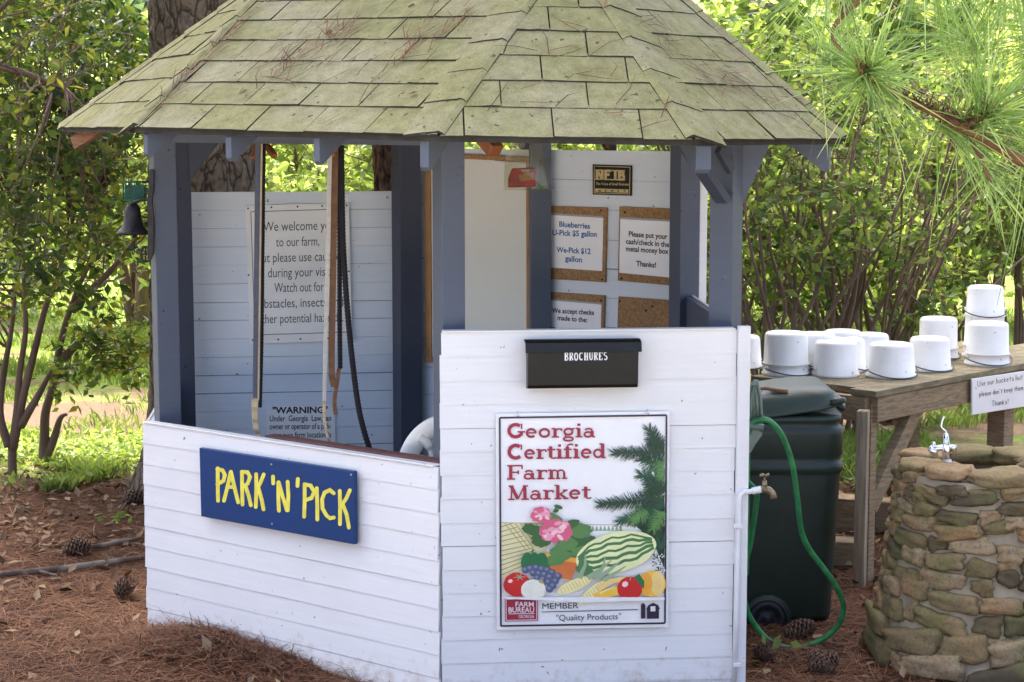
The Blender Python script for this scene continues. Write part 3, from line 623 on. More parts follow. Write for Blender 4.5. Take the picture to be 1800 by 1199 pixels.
# farm market sign
SX = lambda x, y: (820 + x / 2.855, 700 + y / 2.855)
t = fixed('market_sign', 'white metal Georgia Certified Farm Market sign with fruit picture on the front wall', 'sign', PC, 1022, 1100, 0.014)
mb = MB(); px_board(PC, [SX(146, 74), SX(1014, 62), SX(1008, 1142), SX(150, 1156)], 0.0145, 0.003, mb); mb.build('board', M['signwhite'], t, 0.0006)
cols = [(0.33, 0.022, 0.055), (0.03, 0.02, 0.045), (0.75, 0.72, 0.42), (0.42, 0.33, 0.12), (0.10, 0.24, 0.07), (0.045, 0.13, 0.04), (0.70, 0.12, 0.22), (0.85, 0.35, 0.45), (0.62, 0.17, 0.045), (0.78, 0.82, 0.42),
        (0.07, 0.20, 0.07), (0.02, 0.16, 0.06), (0.09, 0.11, 0.20), (0.55, 0.02, 0.02), (0.80, 0.80, 0.68), (0.85, 0.76, 0.36), (0.30, 0.42, 0.26), (0.85, 0.52, 0.07), (0.80, 0.38, 0.05), (0.80, 0.80, 0.80), (0.015, 0.055, 0.03), (0.02, 0.09, 0.045), (0.20, 0.25, 0.36), (0.86, 0.62, 0.22), (0.95, 0.6, 0.6)]
pm_ = [simple('sign print %d' % i, c, 0.4, 0.06, 22, 0.0) for i, c in enumerate(cols)]
ink = Ink(PC, 0.0176, SX)
rr = random.Random(4)
ink.poly([(172, 620), (360, 618), (420, 660), (390, 800), (300, 850), (175, 905)], 2)
for i in range(11):
    x = 172 + i * 17; ink.line([(172, 640 + i * 24), (172 + 60 + i * 16, 700 + i * 16 - 80 + i * 6)], 5, 3) if i < 6 else ink.line([(172, 640 + i * 24), (300 + i * 6, 660 + i * 14)], 5, 3)
for i in range(7): ink.line([(190 + i * 26, 622), (300 + i * 14, 760 - i * 10)], 4, 3)
ink.line([(172, 618), (560, 628), (760, 630)], 3, 3)
for i in range(8): ink.poly([(620 + i * 20, 660), (630 + i * 20, 632), (640 + i * 20, 660)], 16)
# pine sprig at the right edge
def sprig(x0, y0, x1, y1, ln, mi, n=26, th=5):
    ink.line([(x0, y0), (x1, y1)], 10, mi, 4)
    d = math.atan2(y1 - y0, x1 - x0)
    for i in range(n):
        t_ = i / (n - 1); bx, by = x0 + (x1 - x0) * t_, y0 + (y1 - y0) * t_
        for sg in (-1, 1, -1, 1):
            a = d + sg * (1.15 - 0.65 * t_ ** 2) + rr.uniform(-0.35, 0.35); l = ln * rr.uniform(0.6, 1.1) * (1 - 0.25 * t_)
            ex, ey = bx + math.cos(a) * l, by + math.sin(a) * l
            if ex > 990: f = (990 - bx) / max(1e-6, ex - bx); ex, ey = 990, by + (ey - by) * f
            ink.line([(bx, by), (ex, ey)], th, mi, 1.5)
ink.poly([(988, 480), (930, 500), (880, 560), (850, 640), (900, 680), (940, 720), (962, 790), (988, 840)], 20)
for x0, y0, x1, y1, ln, mi in ((985, 250, 930, 200, 60, 21), (985, 330, 880, 300, 66, 21), (985, 400, 870, 380, 62, 21), (985, 300, 965, 430, 60, 4), (985, 440, 900, 480, 64, 10), (985, 520, 880, 560, 66, 21), (985, 600, 860, 610, 62, 21),
    (985, 680, 890, 660, 60, 20), (985, 740, 930, 700, 50, 21), (960, 240, 912, 150, 60, 20), (985, 262, 740, 268, 60, 20), (940, 500, 665, 525, 62, 20), (960, 560, 765, 610, 60, 21), (985, 460, 905, 420, 56, 20), (900, 560, 830, 600, 56, 4), (985, 560, 930, 640, 56, 4)):
    sprig(x0, y0, x1, y1, ln, mi, int(6 + abs(x1 - x0) / 8 + abs(y1 - y0) / 10))
for i in range(70): ink.ell(rr.uniform(925, 988), rr.uniform(770, 862), 4, 4, 20 if i % 3 else 19, n=6)
# pot plant
ink.poly([(390, 770), (560, 795), (520, 900), (425, 880)], 8); ink.poly([(385, 765), (565, 792), (560, 815), (392, 795)], 18)
for cx, cy, rx, ry, mi in ((330, 650, 58, 28, 5), (420, 590, 65, 26, 4), (370, 700, 48, 36, 5), (470, 760, 62, 45, 4), (440, 800, 55, 30, 4), (540, 720, 70, 50, 5), (560, 650, 65, 38, 4), (520, 620, 40, 22, 5), (580, 760, 60, 30, 4), (620, 700, 26, 22, 5), (500, 720, 50, 34, 4)):
    ink.ell(cx, cy, rx, ry, mi, rr.uniform(-20, 20), 20, 0.12, int(cx))
ink.line([(430, 560), (450, 530)], 8, 5); ink.ell(455, 535, 22, 10, 5, 20); ink.ell(445, 555, 14, 8, 5, -30)
for cx, cy, rx, ry in ((370, 575, 52, 40), (445, 655, 84, 58)):
    ink.ell(cx, cy, rx, ry, 6, 0, 26, 0.12, 3)
    for i in range(16): ink.ell(cx + rr.uniform(-.7, .7) * rx, cy + rr.uniform(-.7, .7) * ry, rx * 0.22, ry * 0.17, 7 if i % 3 else 24, rr.uniform(-40, 40), 10, 0.15, i)
# melon
ink.ell(742, 762, 205, 100, 9, -14, 34, 0.01, 2)
for k, (oy, wd) in enumerate(((-72, 10), (-45, 14), (-12, 12), (22, 16), (56, 14))):
    pts = []
    for i in range(13):
        t_ = -1 + i / 6.0; x, y = 200 * t_ * 0.95, oy * math.sqrt(max(0, 1 - t_ * t_ * 0.92)) + 6 * math.sin(i * 1.9 + k)
        a = math.radians(-14); pts.append((742 + x * math.cos(a) - y * math.sin(a), 762 + x * math.sin(a) + y * math.cos(a)))
    ink.line(pts, wd, 10)
ink.poly([(545, 850), (560, 800), (600, 815), (650, 880), (560, 870)], 10)
# pepper, grapes, tomato, onion
for cx in (300, 335, 372): ink.ell(cx, 812, 32, 50, 11, 0, 18, 0.04, cx)
ink.line([(325, 765), (328, 745)], 9, 10); ink.line([(318, 780), (316, 840)], 4, 5); ink.line([(352, 780), (356, 840)], 4, 5)
for (x, y) in ((290, 850), (315, 842), (345, 838), (372, 845), (400, 850), (425, 862), (450, 885), (330, 865), (358, 868), (385, 872), (412, 885), (440, 905), (350, 890), (378, 896), (405, 910), (428, 928), (395, 935), (412, 945), (455, 880)):
    ink.ell(x, y, 18, 18, 12, 0, 12); ink.ell(x - 4, y - 5, 9, 8, 22, 0, 10)
ink.ell(248, 922, 68, 60, 13, 0, 24, 0.02, 1); ink.ell(215, 905, 12, 9, 24, -20)
for a in range(6): ink.line([(262, 884), (262 + 30 * math.cos(a), 884 + 20 * math.sin(a))], 6, 16, 2)
ink.ell(330, 948, 62, 52, 14, 0, 22, 0.02, 5); ink.ell(368, 906, 15, 9, 3, 30)
# corn, squash, apple, pumpkin
for x0, y0, x1, y1, w_ in ((450, 962, 620, 890, 58), (560, 1015, 690, 905, 50)):
    ink.ell((x0 + x1) / 2, (y0 + y1) / 2, math.hypot(x1 - x0, y1 - y0) / 2, w_ / 2, 15, math.degrees(math.atan2(y1 - y0, x1 - x0)), 24)
    for i in range(9):
        t_ = 0.12 + i * 0.09; px_, py_ = x0 + (x1 - x0) * t_, y0 + (y1 - y0) * t_; ink.line([(px_ - 9, py_ - 16), (px_ + 9, py_ + 16)], 2, 3)
for a, b in (((600, 890), (720, 800)), ((640, 895), (690, 780)), ((680, 900), (790, 830)), ((560, 890), (590, 770)), ((650, 890), (770, 800))): ink.line([a, ((a[0] + b[0]) / 2 + 14, (a[1] + b[1]) / 2 - 6), b], 26, 16, 4)
ink.line([(650, 945), (720, 905), (800, 890)], 30, 23, 20); ink.line([(635, 990), (700, 965), (790, 945)], 46, 17, 40); ink.line([(660, 965), (740, 930)], 8, 15, 4)
ink.ell(925, 918, 66, 66, 17, 0, 24, 0.01, 3); ink.ell(950, 916, 34, 62, 23, 0, 20); ink.ell(890, 920, 34, 58, 18, 0, 20)
ink.ell(811, 942, 63, 60, 13, 0, 24, 0.02, 8); ink.ell(788, 920, 16, 14, 24, -30); ink.poly([(832, 884), (858, 868), (884, 905), (882, 945), (856, 915)], 11); ink.line([(812, 900), (818, 880)], 6, 3)
ink.poly([(180, 985), (985, 985), (985, 1000), (600, 1010), (180, 992)], 19)
ink.mb.build('picture', pm_, t)
# frame line, logo, barn
ink = Ink(PC, 0.0222, SX)
for a, b in (((164, 93), (998, 80)), ((998, 80), (990, 1120)), ((990, 1120), (170, 1134)), ((170, 1134), (164, 93))): ink.line([a, b], 9, 1)
ink.mb.build('border', pm_, t)
ink = Ink(PC, 0.0224, SX)
ink.poly([(189, 994), (355, 990), (355, 1108), (190, 1112)], 0); 
for a, b in (((195, 1000), (349, 996)), ((349, 996), (349, 1103)), ((349, 1103), (196, 1106)), ((196, 1106), (195, 1000))): ink.line([a, b], 3, 19)
ink.text('FARM', 243, 334, 1037, 24, 19, 0.01); ink.text('BUREAU', 208, 336, 1066, 26, 19, 0.01); ink.line([(208, 1073), (338, 1072)], 3, 19); ink.text('GEORGIA', 258, 336, 1094, 15, 19, 0.0)
ink.mb.build('emblem', pm_, t)
ink = Ink(PC, 0.0224, SX)
ink.line([(374, 1064), (855, 1052)], 4, 1); ink.text('MEMBER', 377, 557, 1049, 29, 1, 0.0, 1045); ink.text('"Quality Products"', 446, 770, 1108, 30, 1, 0.0, 1100)
ink.poly([(870, 1098), (870, 1030), (876, 1020), (886, 1020), (892, 1030), (892, 1096)], 1); ink.poly([(900, 1098), (900, 1052), (896, 1050), (908, 1030), (930, 1018), (954, 1028), (966, 1048), (960, 1050), (960, 1097)], 1); ink.poly([(918, 1036), (942, 1035), (942, 1060), (918, 1061)], 19)
ink.line([(925, 1006), (938, 1006)], 3, 3)
ink.mb.build('small_print', pm_, t)
# bold serif headline, stroke by stroke
def arc(cx, cy, rx, ry, a0, a1, n=14): return [(cx + rx * math.cos(math.radians(a0 + (a1 - a0) * i / n)), cy + ry * math.sin(math.radians(a0 + (a1 - a0) * i / n))) for i in range(n + 1)]
S_ = 0.235; T_ = 0.105
GL = {
 'G': (1.0, [(arc(.5, .5, .36, .43, 50, 320), S_), ([(.80, .16), (.80, .44)], S_), ([(.60, .42), (1.0, .42)], T_), ([(.82, .62), (.82, .98)], T_)]),
 'C': (.95, [(arc(.5, .5, .36, .43, 50, 315), S_), ([(.82, .62), (.82, .98)], T_)]),
 'F': (.85, [([(.2, 0), (.2, 1)], S_), ([(.02, .96), (.82, .96)], T_), ([(.8, 1), (.8, .72)], T_), ([(.2, .5), (.62, .5)], T_), ([(.60, .64), (.60, .36)], T_), ([(.0, .04), (.44, .04)], T_)]),
 'M': (1.2, [([(.22, .02), (.26, .96)], .1), ([(.22, .98), (.58, .06)], S_), ([(.58, .04), (.92, .98)], .1), ([(.96, .02), (.94, .98)], S_), ([(.06, .04), (.40, .04)], T_), ([(.76, .04), (1.16, .04)], T_), ([(.08, .96), (.34, .96)], T_), ([(.84, .96), (1.12, .96)], T_)]),
 'e': (.70, [(arc(.34, .33, .24, .27, 0, 315), .16), ([(.14, .34), (.60, .34)], T_)]),
 'o': (.72, [(arc(.35, .33, .25, .27, 0, 360), .16)]),
 'r': (.60, [([(.2, 0), (.2, .64)], S_), ([(.02, .04), (.42, .04)], T_), ([(.02, .62), (.2, .62)], T_), (arc(.44, .40, .22, .20, 165, 50), .11), ([(.50, .50), (.58, .56)], .14)]),
 'g': (.68, [(arc(.32, .40, .22, .21, 0, 360), .14), ([(.46, .58), (.66, .62)], .10), (arc(.32, -.10, .26, .13, 0, 360), .12), ([(.16, .20), (.16, .03)], .10)]),
 'i': (.42, [([(.2, 0), (.2, .64)], S_), ([(.02, .04), (.40, .04)], T_), ([(.03, .62), (.2, .62)], T_), ([(.12, .88), (.28, .88)], .17)]),
 'a': (.70, [(arc(.27, .20, .19, .17, 0, 360), .13), ([(.50, .02), (.50, .45)], S_ * .9), (arc(.31, .45, .19, .15, 10, 165), .12), ([(.50, .04), (.66, .04)], T_)]),
 't': (.52, [([(.22, .10), (.22, .84)], S_), ([(.02, .62), (.48, .62)], T_), (arc(.38, .14, .16, .11, 180, 330), .1)]),
 'f': (.52, [([(.22, 0), (.22, .80)], S_), ([(.02, .62), (.46, .62)], T_), (arc(.40, .80, .18, .16, 180, 40), .11), ([(.0, .04), (.46, .04)], T_)]),
 'd': (.76, [(arc(.30, .32, .22, .26, 0, 360), .14), ([(.56, 0), (.56, .98)], S_), ([(.38, .96), (.56, .96)], T_), ([(.56, .04), (.74, .04)], T_)]),
 'm': (1.08, [([(.2, 0), (.2, .64)], S_), ([(.54, 0), (.54, .46)], .16), ([(.88, 0), (.88, .46)], .16), (arc(.37, .44, .17, .17, 180, 0), .11), (arc(.71, .44, .17, .17, 180, 0), .11), ([(.02, .04), (.38, .04)], T_), ([(.43, .04), (.68, .04)], T_), ([(.76, .04), (1.04, .04)], T_), ([(.02, .62), (.2, .62)], T_)]),
 'k': (.76, [([(.2, 0), (.2, .98)], S_), ([(.24, .28), (.62, .60)], .10), ([(.34, .34), (.66, .03)], .16), ([(.02, .04), (.38, .04)], T_), ([(.48, .04), (.76, .04)], T_), ([(.02, .96), (.2, .96)], T_), ([(.46, .62), (.72, .62)], T_)]),
}
def serif(ink, word, xl, xr, yb, yb2, cap):
    tot = sum(GL[c][0] for c in word); x = 0.0; kx = (xr - xl) / tot
    for ch in word:
        adv, sts = GL[ch]
        for pts, w_ in sts:
            q = []
            for (a, b) in pts: X = xl + (x + a) * kx; q.append((X, yb + (yb2 - yb) * (X - xl) / (xr - xl) - b * cap))
            ink.line(q, w_ * cap, 0)
        x += adv
ink = Ink(PC, 0.0224, SX)
serif(ink, 'Georgia', 197, 645, 194, 190, 72); serif(ink, 'Certified', 199, 696, 300, 294, 74); serif(ink, 'Farm', 200, 505, 402, 398, 72); serif(ink, 'Market', 200, 622, 504, 497, 72)
ink.mb.build('headline', M['maroon'], t)
mb = MB()
for x, y in ((253, 88), (903, 76)):
    c = PC.hit(*SX(x, y), 0.021); mb.tube([c + V3((0, 0, -0.003)), c + PC.N * 0.004 + V3((0, 0, 0.004)), c + V3((0, 0, 0.013)), c - PC.N * 0.012 + V3((0, 0, 0.015))], 0.0014, 6); mb.lathe([(0.005, 0), (0.005, 0.0015), (0, 0.002)], c - PC.N * 0.002, 10, 0, PC.U, (0, 0, 1), PC.N)
mb.build('hook', M['chrome'], t)

# brochure box
t = fixed('brochure_box', 'black metal box lettered BROCHURES fixed near the top of the front wall', 'mailbox', PC, 1020, 683, 0.012)
def ub(px, py): u, z = PC.uz(px, py); return u, z
(uA, zA), (uB_, zB_) = ub(921, 683), ub(1117, 679); zt = ub(920, 599)[1]; zl = ub(920, 620)[1]
mb = MB(); zm = (zA + zB_) / 2 - 0.002
prof = [(0.012, zm), (0.060, zm), (0.064, zm + 0.01), (0.074, zl + 0.004), (0.066, zt - 0.012), (0.012, zt - 0.004)]
mb.loft([[PC.pt(uA + 0.006, CAMZ + (z - CAMZ) * (1 - o / 5.9), o) for o, z in prof], [PC.pt(uB_ - 0.002, CAMZ + (z - CAMZ) * (1 - o / 5.9), o) for o, z in prof]], 0, True, False); mb.build('body', M['mailblack'], t, 0.002)
mb = MB(); lp = [(0.013, zt), (0.050, zt - 0.002), (0.074, zt - 0.012), (0.084, zl - 0.002), (0.087, zl - 0.001), (0.079, zt - 0.008), (0.052, zt + 0.003), (0.013, zt + 0.005)]
mb.loft([[PC.pt(uA - 0.003, CAMZ + (z - CAMZ) * (1 - o / 5.9), o) for o, z in lp], [PC.pt(uB_ + 0.006, CAMZ + (z - CAMZ) * (1 - o / 5.9), o) for o, z in lp]], 0, True, False); mb.build('lid', M['mailblack'], t, 0.001)
ink = Ink(PC, 0.0748, lambda x, y: (900 + (x - 900) * (1 - 0.0748 / 5.9), 207 + (y - 207) * (1 - 0.0748 / 5.9)))
BS = {'B': [([(.2, 0), (.2, 1)], .2), (arc(.34, .76, .26, .2, 90, -90, 8), .13), (arc(.34, .27, .30, .23, 90, -90, 8), .13), ([(.1, .97), (.36, .97)], .08), ([(.1, .03), (.36, .03)], .08)],
 'R': [([(.2, 0), (.2, 1)], .2), (arc(.34, .74, .26, .22, 90, -90, 8), .13), ([(.36, .5), (.66, .03)], .16), ([(.06, .03), (.38, .03)], .08), ([(.1, .97), (.36, .97)], .08)],
 'O': [(arc(.36, .5, .26, .44, 0, 360), .15)], 'C': [(arc(.38, .5, .26, .44, 45, 315), .16)], 'H': [([(.2, 0), (.2, 1)], .18), ([(.6, 0), (.6, 1)], .18), ([(.2, .5), (.6, .5)], .1), ([(.06, .03), (.34, .03)], .08), ([(.46, .03), (.74, .03)], .08), ([(.06, .97), (.34, .97)], .08), ([(.46, .97), (.74, .97)], .08)],
 'U': [([(.2, 1), (.2, .3)], .18), (arc(.4, .3, .2, .24, 180, 360, 8), .14), ([(.6, .3), (.6, 1)], .12), ([(.06, .97), (.34, .97)], .08), ([(.48, .97), (.74, .97)], .08)],
 'E': [([(.2, 0), (.2, 1)], .2), ([(.08, .96), (.64, .96)], .1), ([(.2, .5), (.5, .5)], .1), ([(.08, .04), (.66, .04)], .1), ([(.62, 1), (.62, .76)], .08), ([(.64, 0), (.64, .26)], .08)],
 'S': [(arc(.36, .74, .22, .21, 40, 260, 9), .14), (arc(.36, .28, .24, .23, 90, -140, 9), .15)]}
for i, ch in enumerate('BROCHURES'):
    x0 = 988 + i * 8.6; yb = 634.0 - i * 0.12 + (0.5 if i == 2 else 0)
    for pts, w_ in BS[ch]: ink.line([(x0 + a * 10.4, yb - b * 14.5) for a, b in pts], w_ * 13.5, 0)
ink.mb.build('lettering', M['lettwhite'], t)

# ------------------------------------------------------------------ notices inside the stand
t = fixed('welcome_sign', 'large white notice starting We welcome you to our farm on the inner back wall', 'sign', PG, 525, 605, 0.006)
mb = MB(); px_board(PG, [(431, 361), (613, 356), (619, 598), (440, 604)], 0.006, 0.012, mb); mb.build('board', M['oldwhite'], t, 0.001)
ink = Ink(PG, 0.0184)
for a, b in (((441, 372), (605, 367)), ((605, 367), (611, 583)), ((611, 583), (448, 588)), ((448, 588), (441, 372))): ink.line([a, b], 1.2, 0)
for x, y in ((436, 366), (477, 364), (523, 363), (566, 362), (609, 361), (444, 597), (489, 596), (528, 595), (576, 594), (614, 592), (437, 483), (613, 476)): ink.ell(x, y, 1.8, 1.8, 0, n=8)
for body, xl, xr, y, y2 in (('We welcome you', 463, 588, 406, 403), ('to our farm,', 485, 561, 433, 431), ('but please use caution', 453, 601, 461, 457), ('during your visit.', 471, 584, 487, 484), ('Watch out for', 482, 569, 513, 511), ('obstacles, insects and', 455, 603, 541, 537), ('other potential hazards.', 452, 603, 568, 564)):
    ink.text(body, xl, xr, y, 16.5 if body[0] != 'o' else 16, 0, 0.0, y2)
ink.mb.build('lettering', M['inkgrey'], t)
t = fixed('warning_sign', 'small white notice headed WARNING hung below the welcome notice', 'sign', PG, 530, 800, 0.006)
mb = MB(); px_board(PG, [(468, 714), (589, 712), (590, 830), (469, 832)], 0.006, 0.004, mb); mb.build('board', M['signwhite'], t, 0.0006)
ink = Ink(PG, 0.0104)
for body, xl, xr, y, c, bd in (('"WARNING"', 479, 576, 726, 11, 0.03), ('Under  Georgia  Law,  an', 474, 582, 740, 10, 0.015), ('owner or operator of a pick-', 474, 582, 754, 10, 0.015), ('your-own farm location is', 474, 582, 769, 10, 0.015), ('not liable for an injury to or', 474, 582, 783, 10, 0.015), ('death of a farm participant', 474, 582, 798, 10, 0.015), ('who is on this farm.', 474, 560, 813, 10, 0.015)):
    ink.text(body, xl, xr, y, c, 0, bd, y - 1.0)
ink.mb.build('lettering', M['black'], t)
# display panel with a wooden frame
t = fixed('display_panel', 'tall blank cream display panel in a pine frame on the inner back wall', 'notice board', PF, 845, 635, 0.004)
mb = MB(); px_board(PF, [(757, 274), (936, 287), (936, 640), (757, 630)], 0.004, 0.008, mb); mb.build('panel', M['cream'], t, 0.001)
mb = MB()
for poly in ([(751, 268), (761, 269), (763, 634), (752, 635)], [(751, 268), (938, 276), (938, 285), (751, 276)], [(752, 625), (940, 640), (940, 652), (752, 635)], [(930, 276), (939, 276), (940, 650), (931, 650)]): px_board(PF, poly, 0.0035, 0.016 + 0.001 * len(mb.v) / 8, mb)
mb.build('frame', M['framewood'], t, 0.001)
mb = MB()
for x, y in ((757, 285), (758, 615), (757, 632), (756, 300)): mb.lathe([(0.003, 0), (0, 0.0015)], PF.hit(x, y, 0.020), 8, 0, PF.U, (0, 0, 1), PF.N)
mb.build('screw', M['iron'], t)
def cork(label, poly, pins, px, py):
    t = fixed('cork_board', label, 'cork board', PF, px, py, 0.004, 'cork boards on the inner back wall')
    mb = MB(); px_board(PF, poly, 0.004, 0.010, mb); mb.build('board', M['cork'], t, 0.001)
    mb = MB()
    for x, y in pins: mb.lathe([(0.0042, 0), (0.004, 0.003), (0, 0.0045)], PF.hit(x, y, 0.014), 8, 0, PF.U, (0, 0, 1), PF.N)
    mb.build('pin', M['iron'], t); return t
def notice(label, poly, linesx, ink_m, px, py, strip=None, bold=0.028):
    t = fixed('paper_notice', label, 'notice', PF, px, py, 0.0142)
    mb = MB(); px_board(PF, poly, 0.0142, 0.0012, mb); mb.build('sheet', M['paper'], t)
    if strip: mb = MB(); px_board(PF, strip, 0.0158, 0.0006, mb); mb.build('sleeve_edge', M['label'], t)
    ink = Ink(PF, 0.0160)
    for body, xl, xr, y, y2, c in linesx: ink.text(body, xl, xr, y, c, 0, bold, y2)
    ink.mb.build('lettering', ink_m, t); return t
cork('cork board holding the blue Blueberries price notice', [(938, 361), (1070, 365), (1067, 496), (938, 488)], [(970, 368), (1060, 370), (967, 484), (1062, 491)], 1018, 495)
notice('white paper with Blueberries prices in blue letters', [(944, 376), (1064, 383), (1062, 476), (944, 468)], [('Blueberries', 987, 1041, 398, 402, 9.5), ('U-Pick $5 gallon', 975, 1053, 413, 416, 9.5), ('We-Pick $12', 982, 1042, 443, 446, 9.5), ('gallon', 997, 1027, 458, 461, 9.5)], M['inkblue'], 1015, 476, [(958, 373), (1064, 380), (1064, 383), (958, 376)])
cork('cork board behind the notice about the metal money box', [(1092, 363), (1190, 367), (1188, 502), (1089, 493)], [(1102, 373), (1096, 489)], 1140, 500)
notice('white paper asking to put cash or checks in the metal money box', [(1094, 384), (1190, 390), (1188, 488), (1092, 479)], [('Please put your', 1109, 1177, 415, 420, 9), ('cash/check in the', 1104, 1180, 428, 434, 9), ('metal money box', 1104, 1179, 441, 446, 9), ('Thanks!', 1122, 1157, 467, 470, 9)], M['black'], 1140, 488, [(1095, 381), (1190, 387), (1190, 390), (1095, 385)])
cork('cork board with the paper about accepting checks', [(938, 511), (1066, 519), (1062, 650), (936, 640)], [(968, 520), (1060, 528)], 1010, 648)
notice('white paper starting We accept checks made to the', [(944, 523), (1061, 533), (1058, 628), (944, 620)], [('We accept checks', 974, 1048, 549, 553, 8.5), ('made to the:', 984, 1036, 562, 566, 8.5), ('The', 970, 988, 583, 584, 8.5)], M['black'], 1010, 628, [(966, 524), (1061, 532), (1061, 535), (966, 527)])
cork('bare cork board with nothing pinned on it', [(1090, 521), (1190, 528), (1186, 660), (1086, 650)], [(1093, 529), (1139, 545), (1150, 538)], 1140, 655)
# small dark plaque
t = fixed('plaque', 'small black plaque lettered NFIB in gold high on the inner back wall', 'plaque', PF, 1080, 344, 0.004)
mb = MB(); px_board(PF, [(1044, 289), (1113, 291), (1112, 344), (1044, 342)], 0.004, 0.006, mb); mb.build('plate', M['plaque'], t, 0.001)
ink = Ink(PF, 0.0104)
for a, b in (((1047, 292), (1110, 294)), ((1110, 294), (1109, 341)), ((1109, 341), (1047, 339)), ((1047, 339), (1047, 292))): ink.line([a, b], 1.1, 0)
for i, g in enumerate(([[(0, 0), (0, 16)], [(0, 16), (9, 0)], [(9, 0), (9, 16)]], [[(0, 0), (0, 16)], [(0, 15), (9, 15)], [(0, 8.5), (7, 8.5)]], [[(4, 0), (4, 16)]], [[(0, 0), (0, 16)], [(0, 15), (7, 14)], [(7, 14), (7, 9)], [(0, 8.5), (8, 8)], [(8, 8), (8, 1)], [(0, 1), (8, 1)]])):
    x0 = 1052 + (0, 15, 28, 39)[i]; y0 = 315
    for a, b in g: ink.line([(x0 + a[0], y0 - a[1] + i * 0.4), (x0 + b[0], y0 - b[1] + i * 0.4)], 4.6, 0)
    for e in (0, 16): ink.line([(x0 - 3.5, y0 - e + i * 0.4), (x0 + (11 if i != 2 else 11.5) - 1, y0 - e + i * 0.4)], 2.0, 0)
ink.text('The Voice of Small Business', 1050, 1108, 325, 4.5, 0, 0.02, 326); ink.poly([(1049, 331), (1107, 333), (1107, 339), (1049, 337)], 0)
ink.mb.build('lettering', M['gold'], t)
ink = Ink(PF, 0.0110)
for x in (1055, 1066, 1077, 1088, 1099): ink.text('MEMBER'[(x - 1055) // 11], x, x + 3.5, 337, 3.5, 0, 0.02)
ink.mb.build('small_print', M['plaque'], t)
# insect-like scrap hanging on the wall
t = thing('clear_pouch', 'clear plastic pouch with a red packet hanging under the front eave', 'pouch', at(928, 336, 6.0))
mb = MB(); Y = 6.0
p = lambda x, y, dy=0.0: at(x, y, Y + dy)
A = [p(905, 240), p(945, 240), p(958, 278), p(965, 334, -0.02), p(884, 334, -0.02), p(888, 281)]
B_ = [q + V3((0, 0.03 + (0.02 if i in (3, 4) else 0), 0)) for i, q in enumerate(A)]
mb.add(A + B_, [(0, 1, 2, 3, 4, 5), (11, 10, 9, 8, 7, 6), (5, 4, 10, 11), (4, 3, 9, 10), (3, 2, 8, 9)], 0); mb.add([p(947, 282, -0.004), p(972, 276, -0.02), p(975, 332, -0.03), p(950, 334, -0.01)], [(0, 1, 2, 3)], 0)
mb.build('sleeve', M['clear'], t)
mb = MB(); mb.prism([p(900, 296, 0.008), p(942, 295, 0.008), p(943, 328, 0.008), p(893, 330, 0.008), p(893, 314, 0.008)], (0, 0.014, 0)); mb.build('packet', M['red'], t, 0.003)
mb = MB(); mb.prism([p(916, 298, 0.005), p(930, 297, 0.005), p(931, 302, 0.005), p(917, 303, 0.005)], (0, 0.003, 0)); mb.prism([p(912, 306, 0.005), p(938, 303, 0.005), p(939, 316, 0.005), p(914, 319, 0.005)], (0, 0.003, 0)); mb.build('packet_print', M['cork'], t)
mb = MB(); mb.prism([p(946, 326, 0.004), p(955, 326, 0.004), p(954, 333, 0.004), p(947, 333, 0.004)], (0, 0.01, 0)); mb.build('green_scrap', M['hose'], t)
mb = MB(); mb.prism([p(905, 240, 0.012), p(945, 240, 0.012), p(945, 243, 0.012), p(905, 243, 0.012)], (0, 0.006, 0)); mb.tube([p(925, 241, 0.014), p(925, 228, 0.05)], 0.0015, 6); mb.build('clip', M['wire'], t)

# belts hanging from the pegs
G_ = 'belts and straps hanging from the front header'
def strap(pts, w0, Y, th=0.004, tw=0.0, w1=None):
    mb = MB(); n = len(pts); rows = []
    for i, (x, y) in enumerate(pts):
        wd = (w0 + ((w1 if w1 is not None else w0) - w0) * i / (n - 1)) / F * Y
        q = at(x, y, Y + 0.004 * math.sin(i * 1.3)); a = tw * i / (n - 1) + 0.25; u = V3((math.cos(a), math.sin(a), 0)) * wd / 2; v = V3((-math.sin(a), math.cos(a), 0)) * th / 2
        rows.append([q - u - v, q + u - v, q + u + v, q - u + v])
    mb.loft(rows, 0, True, False); return mb
def smooth(pts, k=6):
    out = []; n = len(pts)
    for i in range(n - 1):
        p0, p1, p2, p3 = pts[max(0, i - 1)], pts[i], pts[i + 1], pts[min(n - 1, i + 2)]
        for j in range(k):
            t_ = j / k; out.append(tuple(0.5 * ((2 * p1[d]) + (p2[d] - p0[d]) * t_ + (2 * p0[d] - 5 * p1[d] + 4 * p2[d] - p3[d]) * t_ ** 2 + (3 * p1[d] - p0[d] - 3 * p2[d] + p3[d]) * t_ ** 3) for d in range(len(p1))))
    return out + [pts[-1]]
t = thing('striped_belt', 'grey blue belt with a cream edge and tan leather tip, leftmost of the hanging straps', 'belt', at(450, 770, 6.5), G_)
strap([(453, 252), (452, 400), (450, 560), (449, 705)], 9, 6.5).build('webbing', M['darkstrap'], t)
strap([(460, 252), (458, 400), (456, 560), (454, 704)], 3.0, 6.498, 0.005).build('edging', M['tan'], t)
strap(smooth([(448, 700), (448, 725), (450, 750), (455, 768)]), 11.5, 6.49, 0.006, 0, 9).build('tip', M['tan'], t, 0.002)
